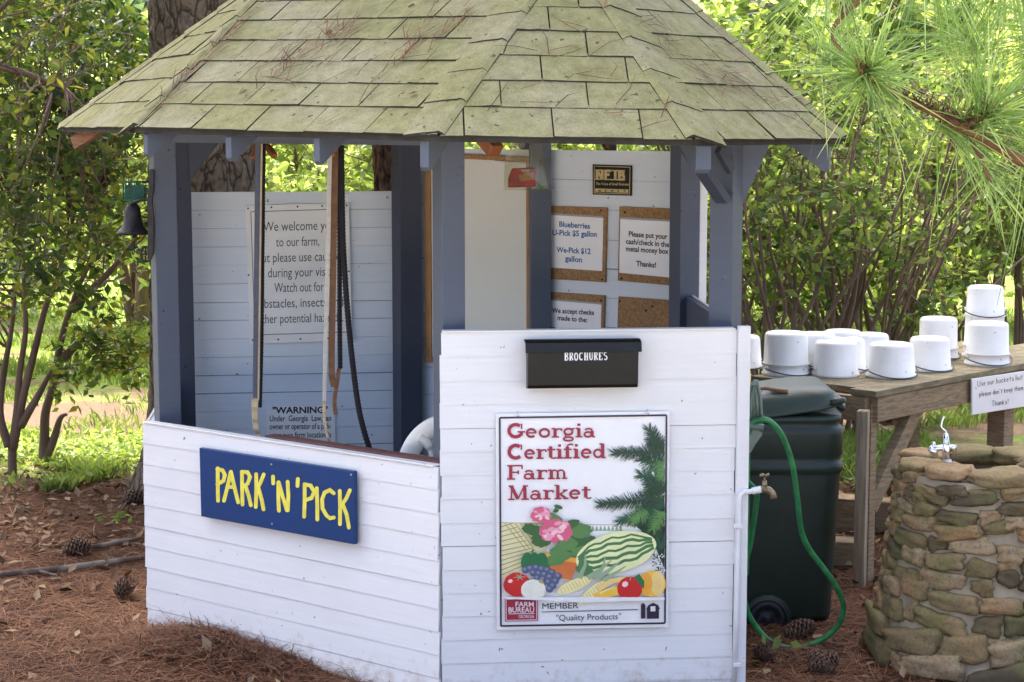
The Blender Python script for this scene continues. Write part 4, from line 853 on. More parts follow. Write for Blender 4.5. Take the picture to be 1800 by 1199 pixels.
def rope(name, label, pts, r_px, Y, m='rope', cat='rope', beads=True):
    t = thing(name, label, cat, at(*pts[-1][:2], Y), G_)
    q = smooth([(x, y) for x, y in pts], 8); P3 = [at(x, y, Y) for x, y in q]; Ln = [0]
    for i in range(1, len(P3)): Ln.append(Ln[-1] + (P3[i] - P3[i - 1]).length)
    N = max(8, int(Ln[-1] / 0.006)); out = []; rr_ = []
    for i in range(N + 1):
        s = Ln[-1] * i / N; j = max(k for k in range(len(Ln)) if Ln[k] <= s + 1e-9); j = min(j, len(P3) - 2); f = (s - Ln[j]) / max(1e-9, Ln[j + 1] - Ln[j])
        out.append(P3[j].lerp(P3[j + 1], f)); rr_.append(r_px / F * Y * ((1.0 if i % 2 else 0.82) if beads else 1.0))
    mb = MB(); mb.tube(out, rr_, 8); mb.build('cord', M[m], t); return t
rope('braided_rope', 'thin black braided rope hanging beside the grey blue belt', [(464, 252), (462, 420), (460, 600), (457, 716)], 3.6, 6.53)
t = thing('cream_strap', 'cream webbing strap with a curved tan end between the notices and the brown strap', 'strap', at(577, 780, 6.3), G_)
strap([(580, 255), (577, 400), (573, 560), (570, 705)], 8, 6.3, 0.004, 0.15, 6).build('webbing', M['creamcloth'], t)
strap(smooth([(570, 704), (570, 735), (575, 765), (582, 780)]), 6, 6.3, 0.005, 0, 4).build('tip', M['tan'], t, 0.001)
t = thing('suede_strap', 'brown suede strap doubled back near its end', 'strap', at(590, 730, 6.32), G_)
strap(smooth([(589, 255), (587, 400), (584, 560), (583, 650), (587, 680)]), 11, 6.32, 0.006, 0.1).build('webbing', M['suede'], t)
strap(smooth([(596, 648), (592, 675), (588, 705), (590, 729)]), 7, 6.325, 0.008).build('tip', M['suede'], t, 0.001)
rope('braided_rope', 'short thick black braided rope behind the brown suede strap', [(596, 255), (597, 400), (597, 560), (598, 648)], 4.6, 6.36)
rope('braided_rope', 'long black braided rope slanting down to the low wall', [(600, 255), (602, 400), (606, 480), (612, 560), (620, 640), (630, 715), (642, 765), (656, 806)], 5.6, 6.33)

# white moulded ring with the coiled strap standing on the shelf
def ringpx(c, rx, ry, a0, a1, n): return [(c[0] + rx * math.cos(math.radians(a0 + (a1 - a0) * i / n)), c[1] - ry * math.sin(math.radians(a0 + (a1 - a0) * i / n))) for i in range(n + 1)]
t = thing('reel_wheel', 'off white moulded plastic ring standing inside on the shelf behind the post', 'reel', at(760, 815, 6.18))
mb = MB(); mb.tube([at(x, y, 6.18) for x, y in ringpx((792, 832), 78, 88, 205, -25, 44)], 18.0 / F * 6.18, 14, flat=0.5, up=(0, 1, 0)); mb.build('rim', M['ring'], t)
mb = MB(); mb.tube([at(x, y, 6.17) for x, y in smooth([(736, 768), (752, 780), (760, 800), (764, 830)])], [9 / F * 6.18] * 9 + [6 / F * 6.18] * 10, 10); mb.tube([at(x, y, 6.17) for x, y in smooth([(848, 768), (832, 780), (824, 800), (820, 830)])], 8 / F * 6.18, 10); mb.build('spoke', M['ring'], t)
t = thing('coiled_strap', 'short beige strap coiled on the low wall in front of the white ring', 'strap', at(722, 815, 6.02))
mb = MB(); c = at(725, 808, 6.05); pts = []
rows = []
for i in range(40):
    a = -2.6 + i * 0.19; rr0 = 0.036 + 0.0010 * i * 0.4; q = V3((c.x + rr0 * math.cos(a), c.y + 0.75 * rr0 * math.sin(a), c.z)); rows.append([q + V3((0, 0, -0.011)), q + V3((0.003 * math.cos(a), 0.003 * math.sin(a), -0.011)), q + V3((0.003 * math.cos(a), 0.003 * math.sin(a), 0.011)), q + V3((0, 0, 0.011))])
mb.loft(rows, 0, True, False); mb.build('coil', M['tan'], t)
mb = MB(); mb.tube([at(x, y, 6.03) for x, y in smooth([(694, 813), (702, 809), (712, 806), (722, 812), (745, 817)])], 3.2 / F * 6, 8, flat=0.6); mb.build('loose_end', M['tan'], t)

# farm bell on the left post
t = thing('farm_bell', 'black cast iron dinner bell with bracket and pulley wheel on the left post', 'bell', at(240, 408, 6.80))
c = at(234, 408, 6.82); k = 6.82 / F
mb = MB(); mb.lathe([(0.0, 50 * k), (8 * k, 50 * k), (12.5 * k, 44 * k), (14.5 * k, 34 * k), (16 * k, 20 * k), (19 * k, 10 * k), (26 * k, 2 * k), (30 * k, -1 * k), (28 * k, -4 * k), (22 * k, -2 * k), (0, 20 * k)], c, 28); mb.build('bell', M['iron'], t)
mb = MB(); mb.prism([at(x, y, 6.79) for x, y in ((262, 300), (266, 297), (270, 300), (270, 330), (267, 350), (270, 390), (270, 445), (262, 462), (259, 455), (260, 380), (258, 350), (262, 330))], (0, 0.02, 0)); mb.tube([at(264, 352, 6.80), at(250, 350, 6.81), at(234, 357, 6.82)], 0.007, 8); mb.build('bracket', M['iron'], t, 0.001)
mb = MB(); w3 = at(256, 447, 6.80); mb.tube([w3 + V3((8 * k * math.cos(a / 3.0), 0, 13 * k * math.sin(a / 3.0))) for a in range(20)], 0.0045, 8)
mb.tube([w3 + V3((-8 * k, 0, 0)), w3 + V3((8 * k, 0, 0))], 0.003, 6); mb.tube([w3 + V3((0, 0, -13 * k)), w3 + V3((0, 0, 13 * k))], 0.003, 6); mb.build('pulley_wheel', M['iron'], t)
mb = MB(); mb.tube([at(236, 405, 6.82), at(236, 418, 6.82)], 0.006, 8); mb.tube([at(234 + 2.5 * math.cos(i / 2.0), 432 + 20 * math.sin(i / 2.0) * 0.8, 6.82) for i in range(14)], 0.0022, 6); mb.tube([at(238 + 5 * math.cos(i / 2.0), 464 + 4 * math.sin(i / 2.0), 6.82) for i in range(14)], 0.0022, 6); mb.build('clapper', M['iron'], t)
t = thing('wire_box', 'small dark green wire box above the black bell', 'feeder', at(232, 355, 6.92))
mb = MB(); q = at(217, 352, 6.9); wx, wz, wy = 46 * k, 32 * k, 0.05
for a in (0, 1):
    for b in (0, 1):
        mb.tube([q + V3((a * wx, b * wy, 0)), q + V3((a * wx, b * wy, wz))], 0.003, 6); mb.tube([q + V3((0, a * wy, b * wz)), q + V3((wx, a * wy, b * wz))], 0.003, 6); mb.tube([q + V3((a * wx, 0, b * wz)), q + V3((a * wx, wy, b * wz))], 0.003, 6)
mb.build('frame', M['greenbox'], t)
mb = MB()
for i in range(1, 9): mb.tube([q + V3((wx * i / 9, 0, 0)), q + V3((wx * i / 9, 0, wz))], 0.0012, 5); mb.tube([q + V3((wx * i / 9, wy, 0)), q + V3((wx * i / 9, wy, wz))], 0.0012, 5)
for i in range(1, 6): mb.tube([q + V3((0, 0, wz * i / 6)), q + V3((wx, 0, wz * i / 6))], 0.0012, 5)
mb.para(q + V3((0.004, 0.006, 0.004)), (wx * 0.75, 0, 0), (0, wy - 0.012, 0), (0, 0, wz * 0.72)); mb.build('mesh_side', M['greenbox'], t)

# ------------------------------------------------------------------ pipe, tap, hose, cart
cp = PC.pt(PC.L - 0.008, 0, 0.034)
zt_ = at(1300, 866, cp.y).z
t = thing('water_pipe', 'thin white plastic water pipe up the right front corner with elbow', 'pipe', (cp.x, cp.y, 0))
mb = MB(); xx = lambda px, py: at(px, py, cp.y)
top = xx(1300, 866); mb.tube([V3((top.x - 0.010, cp.y, -0.02)), V3((top.x - 0.004, cp.y, 0.3)), V3((top.x, cp.y, top.z - 0.02)), V3((top.x + 0.004, cp.y, top.z - 0.006)), V3((top.x + 0.016, cp.y, top.z + 0.004)), xx(1314, 865), xx(1330, 862)], 0.0085, 12); mb.build('pipe', M['pvc'], t)
for y in (924, 1168): mb = MB(); q = xx(1296 - (y - 924) * 0.006, y); mb.para(q + V3((-0.012, -0.012, -0.006)), (0.026, 0, 0), (0, 0.016, 0), (0, 0, 0.012)); mb.build('pipe_clip', M['pvc'], t, 0.001)
mb = MB(); mb.tube([xx(1322, 863.5), xx(1338, 860)], 0.0115, 12); mb.build('pipe_socket', M['pvc'], t, 0.001)
t = thing('brass_tap', 'weathered brass garden tap on the white pipe elbow', 'tap', xx(1345, 875))
mb = MB(); mb.tube([xx(1333, 861), xx(1342, 859), xx(1352, 862), xx(1359, 868), xx(1360, 876)], [0.010, 0.013, 0.012, 0.010, 0.011], 12); mb.tube([xx(1344, 858), xx(1344, 845)], [0.010, 0.007], 10); mb.build('body', M['brass'], t)
mb = MB(); mb.tube([xx(1344, 847), xx(1344, 838)], 0.003, 8); q = xx(1344, 836)
for a in range(4): mb.tube([q, q + V3((0.016 * math.cos(a * 1.57 + 0.4), 0.012 * math.sin(a * 1.57 + 0.4), 0.002))], [0.004, 0.0055], 8)
mb.build('handle', M['brass'], t)
t = thing('hose_hanger', 'grey green ribbed hose hanger on the right side of the stand', 'hose hanger', at(1325, 790, 6.28))
Yh = 6.28
mb = MB(); mb.prism([at(x, y, Yh) for x, y in ((1308, 700), (1316, 682), (1325, 668), (1333, 668), (1339, 690), (1342, 735), (1340, 766), (1328, 782), (1320, 796), (1308, 800))], (0, 0.012, 0)); mb.build('plate', M['hanger'], t, 0.003)
mb = MB()
for pts in ([(1316, 700), (1324, 678), (1325, 730)], [(1332, 676), (1337, 700), (1339, 760)], [(1321, 690), (1320, 745)], [(1328, 680), (1333, 740)]): mb.tube([at(x, y, Yh - 0.004) for x, y in pts], 0.0045, 8)
mb.tube([at(1300, 752, Yh - 0.01), at(1318, 748, Yh - 0.02), at(1342, 752, Yh - 0.02)], 0.012, 10); mb.build('rib', M['hanger'], t)
mb = MB(); mb.lathe([(0.008, 0), (0.008, 0.004), (0, 0.006)], at(1319, 730, Yh), 10, 0, (1, 0, 0), (0, 0, 1), (0, -1, 0)); mb.build('bolt', M['chrome'], t)
t = thing('garden_hose', 'green garden hose looping from its hanger down to the ground beside the cart', 'hose', at(1400, 1140, 6.52))
pts = smooth([(1312, 1010, 6.46), (1313, 900, 6.40), (1314, 800, 6.34), (1318, 752, 6.27), (1335, 738, 6.25), (1355, 742, 6.25), (1376, 768, 6.27), (1393, 818, 6.30), (1402, 880, 6.34), (1408, 930, 6.38), (1422, 965, 6.42), (1448, 1000, 6.45), (1472, 1035, 6.47), (1482, 1068, 6.49), (1474, 1098, 6.51), (1445, 1124, 6.52), (1402, 1139, 6.52), (1362, 1132, 6.52), (1334, 1108, 6.52), (1313, 1072, 6.5), (1303, 1020, 6.47)], 8)
mb = MB(); mb.tube([at(x, y, Y) for x, y, Y in pts], 0.0098, 12)
mb.tube([at(x, y, Y) for x, y, Y in smooth([(1303, 835, 6.32), (1315, 848, 6.34), (1328, 862, 6.36), (1330, 880, 6.4), (1318, 960, 6.45), (1306, 1000, 6.5)], 6)], 0.0098, 12); mb.tube([at(x, y, Y) for x, y, Y in smooth([(1309, 745, 6.3), (1309, 850, 6.34), (1311, 960, 6.4), (1306, 1010, 6.45)], 6)], 0.0098, 12)
mb.build('hose', M['hose'], t)

def rrect(x0, x1, y0, y1, rad, z, n=6, zf=None):
    pts = []
    for cx, cy, a0 in ((x1 - rad, y1 - rad, 0), (x0 + rad, y1 - rad, 90), (x0 + rad, y0 + rad, 180), (x1 - rad, y0 + rad, 270)):
        for i in range(n + 1):
            a = math.radians(a0 + 90 * i / n); x, y = cx + rad * math.cos(a), cy + rad * math.sin(a); pts.append((x, y, z if zf is None else zf(x, y, z)))
    return pts
cl = at(1483, 760, 6.86)
cart = thing('wheeled_bin', 'dark green plastic wheeled bin with domed lid beside the white stand', 'bin', (cl.x, 6.80, 0))
def cz(py, Y=6.80): return at(1400, py, Y).z
X1 = cl.x; X0 = X1 - 0.47; Ya, Yb = 6.80, 7.26
CS = lambda s: s
def sec(z, inset, rad=0.07): return rrect(X0 + inset * 0.6, X1 - inset, Ya + inset * 0.5, Yb - inset * 0.5, rad, z)
mb = MB()
mb.loft([sec(0.012, 0.040, 0.05), sec(0.03, 0.032), sec(cz(838), 0.008), sec(cz(833), 0.006), sec(cz(831), -0.001), sec(cz(818), -0.001), sec(cz(815), 0.008), sec(cz(806), 0.008), sec(cz(802), 0.002), sec(cz(765), 0.0), sec(cz(757), -0.001), sec(cz(754), 0.012), sec(cz(745), 0.016), sec(cz(742), 0.008), sec(cz(733), 0.008)], 0, True)
cb = mb.build('body', M['cart'], cart)
tl = lambda x, y, z: z + 0.070 * (x - X0) / (X1 - X0)
def lsec(h, i0, i1, rad=0.07, yi=0.0): return [(x, y, tl(x, y, h)) for x, y, z in rrect(X0 - 0.01 + i0, X1 + 0.004 - i1, Ya - 0.006 + yi, Yb - yi, rad, 0)]
zb_ = cz(742) - 0.012
mb = MB(); mb.loft([lsec(zb_, 0.01, 0.03), lsec(zb_ + 0.004, 0.0, 0.02), lsec(zb_ + 0.016, 0.0, 0.02), lsec(zb_ + 0.022, 0.012, 0.035, 0.07, 0.01), lsec(zb_ + 0.050, 0.016, 0.04, 0.07, 0.012), lsec(zb_ + 0.068, 0.03, 0.06, 0.08, 0.03), lsec(zb_ + 0.080, 0.07, 0.11, 0.08, 0.07), lsec(zb_ + 0.086, 0.13, 0.18, 0.06, 0.12)], 0, True)
mb.build('lid', simple('lid plastic', (0.028, 0.050, 0.036), 0.45, 0.1, 4, 0.25, 220), cart)
mb = MB(); mb.tube([(X1 - 0.025, Ya + 0.05, cz(715)), (X1 - 0.008, Ya + 0.06, cz(722)), (X1 + 0.002, Ya + 0.12, cz(715)), (X1 + 0.002, Yb - 0.12, cz(715)), (X1 - 0.008, Yb - 0.06, cz(722))], 0.013, 10); mb.tube([(X1 - 0.06, Ya - 0.004, cz(708)), (X1 - 0.02, Ya, cz(704)), (X1 - 0.004, Ya + 0.06, cz(708))], 0.012, 10); mb.build('latch', M['cart'], cart)
mb = MB(); wc = at(1348, 1088, 6.79)
for i, (ra, rb) in enumerate(((0.088, 0.078),)): mb.lathe([(0.072, -0.012), (0.088, -0.010), (0.092, 0.006), (0.092, 0.02)], wc + V3((0, 0.004, 0)), 30, 0, (1, 0, 0), (0, 0, 1), (0, 1, 0))
mb.build('wheel_arch', M['cart'], cart)
wh = MB(); wh.lathe([(0.0, -0.018), (0.012, -0.018), (0.014, -0.008), (0.045, -0.004), (0.050, -0.014), (0.066, -0.012), (0.070, 0.0), (0.070, 0.04)], wc, 30, 0, (1, 0, 0), (0, 0, 1), (0, 1, 0))
whl = wh.build('wheel', M['rubber'], cart)
mb = MB()
for i in range(5): a = i * 1.2566 + 0.3; mb.lathe([(0.009, -0.0085), (0.009, -0.006), (0, -0.0055)], wc + V3((0.03 * math.cos(a), 0, 0.03 * math.sin(a))), 12, 0, (1, 0, 0), (0, 0, 1), (0, 1, 0))
mb.lathe([(0.008, -0.024), (0.008, -0.018)], wc, 10, 0, (1, 0, 0), (0, 0, 1), (0, 1, 0)); mb.lathe([(0, -0.0245), (0.008, -0.024)], wc, 10, 0, (1, 0, 0), (0, 0, 1), (0, 1, 0)); mb.build('hub', M['iron'], whl)
def lidpt(x, y, lift): return V3((x, y, tl(x, y, zb_ + lift)))
lx = at(1345, 690, 6.9).x
mb = MB(); mb.add([lidpt(lx - 0.02, 6.822, 0.062), lidpt(lx + 0.045, 6.822, 0.062), lidpt(lx + 0.03, 6.88, 0.086), lidpt(lx - 0.035, 6.88, 0.086)], [(0, 1, 2, 3)]); mb.build('label', M['label'], cart)
t = thing('stick', 'short crooked brown stick lying on the bin lid', 'stick', lidpt(lx + 0.02, 6.88, 0.11))
mb = MB(); mb.tube([lidpt(lx - 0.04, 6.90, 0.096), lidpt(lx + 0.0, 6.90, 0.096), lidpt(lx + 0.035, 6.865, 0.088), lidpt(lx + 0.075, 6.845, 0.080)], [0.004, 0.007, 0.007, 0.007], 8); mb.build('branch', M['rawwood'], t)

# ------------------------------------------------------------------ bucket table
TZ = 0.787
k0 = onz(1541, 688, TZ); kl = onz(1313, 661, TZ); kr = onz(1800, 639, TZ)
dl = (kl - k0).normalized(); dr = (kr - k0).normalized(); dl = V3((dl.x, dl.y, 0)).normalized(); dr = V3((dr.x, dr.y, 0)).normalized()
LW, LL = 0.64, 2.6
table = thing('bucket_table', 'weathered plank work table holding upturned white buckets', 'table', (k0.x, k0.y, 0))
mb = MB(); npl = 5; pw = LW / npl
for i in range(npl):
    o = k0 + dl * (i * pw + 0.003) + V3((0, 0, -0.026 + rnd.uniform(-0.002, 0.002))) - dr * (0.0 if i == 0 else rnd.uniform(-0.03, -0.06) if i < 3 else rnd.uniform(-0.02, 0.02))
    mb.para(o, dr * (LL if i < 3 else 1.75), dl * (pw - 0.006), V3((0, 0, 0.026)))
mb.build('tabletop', M['plank'], table, 0.002)
def tp(a, b, z): return k0 + dr * a + dl * b + V3((0, 0, z - TZ))
def leg(a, b, mname='greyleg', sx=0.09, sy=0.045):
    mb = MB(); p = tp(a, b, 0); mb.para(V3((p.x, p.y, -0.03)), dr * sx, dl * sy, V3((0, 0, TZ - 0.03))); return mb.build('leg', M[mname], table, 0.003)
leg(0.02, 0.035, 'weather', 0.045, 0.06); leg(0.02, LW - 0.13, 'weather'); leg(LL - 0.15, 0.04, 'weather'); leg(1.08, 0.03, 'weather', 0.085, 0.085); leg(1.08, LW - 0.13, 'weather', 0.085, 0.085)
mb = MB(); p = at(1516, 690, 7.36); mb.para(V3((p.x - 0.022, p.y, -0.03)), (0.042, -0.012, 0), (0.02, 0.05, 0), (0, 0, 0.745)); mb.build('leg', M['greyleg'], table, 0.003)
mb = MB(); mb.para(tp(0.03, 0.012, TZ - 0.130), dr * 1.65, dl * 0.036, V3((0, 0, 0.100))); mb.build('apron', M['weather'], table, 0.003)
mb = MB(); mb.para(tp(0.03, LW - 0.05, TZ - 0.130), dr * 1.65, dl * 0.036, V3((0, 0, 0.100))); mb.build('apron', M['weather'], table, 0.003)
mb = MB(); mb.para(tp(0.0, 0.052, TZ - 0.132), dl * (LW - 0.11), dr * 0.036, V3((0, 0, 0.102))); mb.build('apron', M['weather'], table, 0.003)
mb = MB(); mb.bar(tp(0.055, 0.06, 0.30), tp(0.40, 0.06, TZ - 0.10), 0.045, 0.07); mb.build('brace', M['weather'], table, 0.003)
mb = MB(); mb.bar(tp(1.06, LW - 0.09, 0.50), tp(0.90, LW - 0.09, TZ - 0.09), 0.04, 0.06); mb.build('brace', M['weather'], table, 0.003)
# sign on the apron
PT = Plane((k0.x, k0.y), (k0.x + dr.x * 3, k0.y + dr.y * 3))
PT.A = PT.A + PT.N * 0.004; 
t = fixed('bucket_sign', 'white card handwritten Use our buckets but please don\'t keep them on the table edge', 'sign', PT, 1755, 725, 0.003)
mb = MB(); px_board(PT, [(1706, 666), (1806, 651), (1806, 713), (1706, 729)], 0.001, 0.008, mb); mb.build('board', M['signwhite'], t, 0.001)
HW = {'U': [[(0, 10), (0, 2), (2, 0), (4, 0), (6, 2), (6, 10)]], 's': [[(4, 5), (1, 5.6), (1, 3.6), (4, 2.4), (3.6, .4), (0, .4)]], 'e': [[(0, 3), (4, 3.4), (3, 5.6), (1, 5.6), (0, 3), (1, .4), (4, .6)]], 'o': [[(2, 6), (0, 4), (0, 2), (2, 0), (4, 2), (4, 4), (2, 6)]], 'u': [[(0, 6), (0, 1), (2, 0), (4, 1), (4, 6), (4, 0)]], 'r': [[(0, 6), (0, 0)], [(0, 4), (2, 6), (3.4, 5.6)]], 'b': [[(0, 10), (0, 0), (3, .4), (4, 3), (2, 5.6), (0, 4)]], 'c': [[(4, 5), (2, 6), (0, 4), (0, 2), (2, 0), (4, .6)]], 'k': [[(0, 9), (0, 0)], [(4, 5.6), (0, 2.6), (4, 0)]], 't': [[(2, 8.4), (2, 0)], [(0, 6), (4, 6.2)]], 'p': [[(0, 6), (0, -3)], [(0, 5), (2, 6), (4, 4), (2, 0), (0, 1)]], 'l': [[(1, 10), (1, 0)]], 'a': [[(4, 5), (2, 6), (0, 3), (2, 0), (4, 2), (4, 6), (4.2, 0)]], 'd': [[(4, 10), (4, 0)], [(4, 4), (2, 6), (0, 3), (2, 0), (4, 1.6)]], 'n': [[(0, 6), (0, 0)], [(0, 4), (2, 6), (4, 4), (4, 0)]], 'h': [[(0, 10), (0, 0)], [(0, 4), (2, 6), (4, 4), (4, 0)]], 'm': [[(0, 6), (0, 0)], [(0, 5), (1.4, 6), (2.4, 5), (2.4, 0)], [(2.4, 5), (4, 6), (5, 5), (5, 0)]], 'T': [[(3, 10), (3, 0)], [(0, 10), (6, 10.4)]], "'": [[(1, 10), (0, 8)]], '!': [[(1, 10), (1, 3)], [(1, 1), (1, 0)]], ' ': []}
ink = Ink(PT, 0.0094)
def hand(body, x0, x1, y0, y1, s):
    wid = lambda c: 3.4 if c == ' ' else max([p[0] for st in HW[c] for p in st] + [1]) + 2.2
    tot = sum(wid(c) for c in body); x = 0
    for ch in body:
        for st in HW[ch]:
            if len(st) > 1: ink.line([(x0 + (x1 - x0) * (x + a) / tot, y0 + (y1 - y0) * (x + a) / tot - b * s) for a, b in st], 0.85, 0)
        x += wid(ch)
hand('Use our buckets but', 1715, 1796, 679, 666, 0.92); hand("please don't keep them", 1718, 1796, 697, 685, 0.86); hand('Thanks!', 1740, 1770, 714, 709, 0.92)
for x, y in ((1712, 682), (1798, 667)): ink.ell(x, y, 1, 1, 0, n=8)
ink.mb.build('lettering', M['darkpen'], t)

# upturned buckets : two kinds, built once and copied
def bucket(h, r0, r1, ringz, kind):
    b = thing('bucket', '', 'bucket', (0, 0, 0), 'upturned white buckets on the table')
    mb = MB(); pr = [(r0 + 0.004, 0.0), (r0 + 0.006, 0.004), (r0 + 0.005, 0.010), (r0, 0.012)]
    for z in ringz: rz = r0 + (r1 - r0) * z / h; pr += [(rz, z - 0.004), (rz + 0.005, z - 0.002), (rz + 0.005, z + 0.002), (rz - 0.001, z + 0.005)]
    pr += [(r1 + 0.001, h - 0.012), (r1 - 0.002, h - 0.005), (r1 - 0.009, h), (r1 - 0.014, h + 0.001), (r1 - 0.018, h - 0.002), (r1 - 0.03, h - 0.003), (0, h - 0.003)]
    mb.lathe(pr, (0, 0, 0), 40); mb.build('body', M['plastic'], b, local=True)
    mb = MB()
    for s in (-1, 1): mb.lathe([(0.009, 0), (0.009, 0.006), (0.0, 0.007)], (s * (r0 + 0.001), 0, 0.030), 10, 0, (0, 1, 0), (0, 0, 1), (s, 0, 0))
    mb.build('handle_lug', M['plastic'], b, local=True)
    mb = MB(); ra = r0 + 0.012
    pts = [(ra * math.cos(a), -ra * math.sin(a) * 1.04, 0.030 - (0.024 if kind else 0.026) * math.sin(a)) for a in [math.pi * i / 18 for i in range(19)]]
    mb.tube([(pts[0][0] - 0.012, 0, 0.03)] + pts + [(pts[-1][0] + 0.012, 0, 0.03)] if False else pts, 0.0024, 6); mb.build('handle', M['wire'], b, local=True); return b
bt = bucket(0.168, 0.096, 0.089, [0.045], 1); bs_ = bucket(0.130, 0.098, 0.088, [], 0)
used = set()
def place(kind, px, ybot, wid_px, hpx, rot, label, zoff=0.0, xy=None):
    src = bt if kind else bs_; hh = 0.168 if kind else 0.130; rr0 = 0.102
    p = onz(px, ybot, TZ); c = V3((p.x, p.y, 0)) + V3((p.x, p.y, 0)).normalized() * 0.100 if xy is None else V3(xy)
    if id(src) in used:
        b = src.copy(); sc.collection.objects.link(b)
        for ch in list(src.children): d = ch.copy(); sc.collection.objects.link(d); d.parent = b
    else: b = src; used.add(id(src))
    s = wid_px / F * c.length / (2 * rr0); b.location = (c.x, c.y, TZ + zoff); b.rotation_euler = (0, 0, math.radians(rot)); b.scale = (s, s, hpx / F * c.length / hh); b['label'] = label
    return c
place(0, 1302, 651, 76, 56, 20, 'upturned white bucket half hidden by the corner of the stand')
place(1, 1381, 663, 85, 74, 30, 'tall upturned white bucket with a raised band and wire handle behind the bin lid')
place(0, 1433, 657, 78, 66, 60, 'white bucket mostly hidden behind the tall banded one')
place(1, 1480, 648, 72, 62, 10, 'white bucket at the back of the left group under the bushes')
place(0, 1484, 656, 78, 56, 80, 'white bucket partly hidden right behind the short front bucket')
place(0, 1468, 665, 83, 60, 200, 'short white bucket in the front row, right of the tall banded one')
place(0, 1528, 648, 74, 56, 150, 'white bucket in the back row above the two front buckets')
place(0, 1566, 667, 86, 58, 14, 'short white bucket closest to the near table corner')
place(0, 1633, 655, 77, 56, 25, 'short white bucket standing alone right of the near corner one')
place(1, 1648, 634, 72, 70, 40, 'tall white bucket behind the lone short one')
place(1, 1735, 645, 78, 72, 12, 'banded white bucket at the right in front of the stacked pair')
cS = place(1, 1729, 631, 74, 76, 70, 'white bucket forming the bottom of the stacked pair')
place(0, 1730, 631, 68, 52, 0, 'white bucket topmost of the stacked pair', 76 / F * cS.length - 0.018, cS)

# ------------------------------------------------------------------ stone standpipe base
wcx = at(1722, 1000, 6.42); WX, WY = wcx.x, 6.42
well = thing('stone_fountain', 'round mortared fieldstone pier with an open top at the right front', 'stone pier', (WX, WY, 0))
ZT = onz(1720, 838, 0.70).z
def wr(z): t_ = z / 0.70; return 0.392 - 0.105 * min(1, t_ * 1.15) ** 0.75
mb = MB(); pr = [(wr(z) - 0.013, z) for z in np.linspace(-0.05, 0.655, 14)] + [(0.21, 0.650), (0.15, 0.60), (0.12, 0.30), (0.0, 0.28)]
mb.lathe(pr, (WX, WY, 0), 48); mb.build('mortar_core', M['mortar'], well)
sm_ = MB(); rs = random.Random(5)
def stone(mb, c, T, N, Zv, w_, h, d, seed, sq=7.5):
    nu, nv = 26, 14; vs = []
    for i in range(nv + 1):
        ph = -math.pi / 2 + math.pi * i / nv
        for j in range(nu):
            th = 2 * math.pi * j / nu; x, y, z = math.cos(ph) * math.cos(th), math.cos(ph) * math.sin(th), math.sin(ph)
            l = (abs(x) ** sq + abs(y) ** sq + abs(z) ** sq) ** (-1 / sq); x, y, z = x * l, y * l, z * l
            k = 1 + 0.20 * noise.noise(V3((x * 1.1 + seed * 7.3, y * 1.1, z * 1.1))) + 0.12 * noise.noise(V3((x * 2.6 + seed * 3.1, y * 2.6, z * 2.6))) + 0.07 * noise.noise(V3((x * 5 + seed, y * 5, z * 5))) + 0.04 * noise.noise(V3((x * 13 + seed, y * 13, z * 13)))
            skew = 0.14 * math.sin(seed * 5.1)
            vs.append(V3(c) + T * (x * k * w_ / 2 + z * skew * h) + N * (y * k * d / 2) + Zv * (z * k * h / 2 * (1 + 0.22 * math.sin(seed * 3.7) * x)))
    fs = [(i * nu + j, i * nu + (j + 1) % nu, (i + 1) * nu + (j + 1) % nu, (i + 1) * nu + j) for i in range(nv) for j in range(nu)]
    mb.tint = rs.random() ** 1.1; mb.add(vs, fs, 0, True)
z = -0.02; hs = [0.092, 0.088, 0.076, 0.066, 0.060, 0.056, 0.054, 0.050, 0.046, 0.044, 0.040]
for ci, h in enumerate(hs):
    a = rs.uniform(0, 6); a_end = a + 2 * math.pi; rad = wr(max(0, z + h / 2))
    while a < a_end - 0.08:
        w_ = min(rs.uniform(1.3, 3.0) * max(h, 0.055), (a_end - a) * rad) ; w_ = max(w_, 0.05); am = a + w_ / 2 / rad
        N = V3((math.cos(am), math.sin(am), 0)); T = V3((-math.sin(am), math.cos(am), 0)); tz = rs.uniform(-0.20, 0.20)
        T2 = (T + V3((0, 0, tz))).normalized(); Z2 = N.cross(T2).normalized(); Z2 = Z2 if Z2.z > 0 else -Z2
        stone(sm_, V3((WX, WY, z + h / 2 + rs.uniform(-0.018, 0.018))) + N * (rad - 0.042 + rs.uniform(-0.008, 0.012)), T2, N, Z2, w_ * rs.uniform(0.92, 1.02), h * rs.uniform(0.84, 1.10), 0.10, rs.random() * 30)
        a += (w_ + 0.008) / rad
    z += h
a = 0.2
while a < 6.2 + 0.2:
    w_ = rs.uniform(0.13, 0.24); am = a + w_ / 2 / 0.23; N = V3((math.cos(am), math.sin(am), 0)); T = V3((-math.sin(am), math.cos(am), 0))
    stone(sm_, V3((WX, WY, 0.672 + rs.uniform(-0.012, 0.014))) + N * 0.212, T, N, V3((0, 0, 1)), w_ * 0.98, rs.uniform(0.040, 0.066), 0.155, rs.random() * 30, 4.0); a += (w_ + 0.012) / 0.23
sm_.build('stonework', M['stone'], well)
t = thing('chrome_tap', 'chrome twin handled drinking tap rising from the stone pier', 'tap', at(1664, 812, 6.33))
Yt = 6.33; q = lambda x, y, d=0.0: at(x, y, Yt + d)
mb = MB(); mb.tube([q(1667, 835), q(1666, 818), q(1666, 808)], [0.015, 0.015, 0.013], 14); mb.build('base', M['pvc'], t)
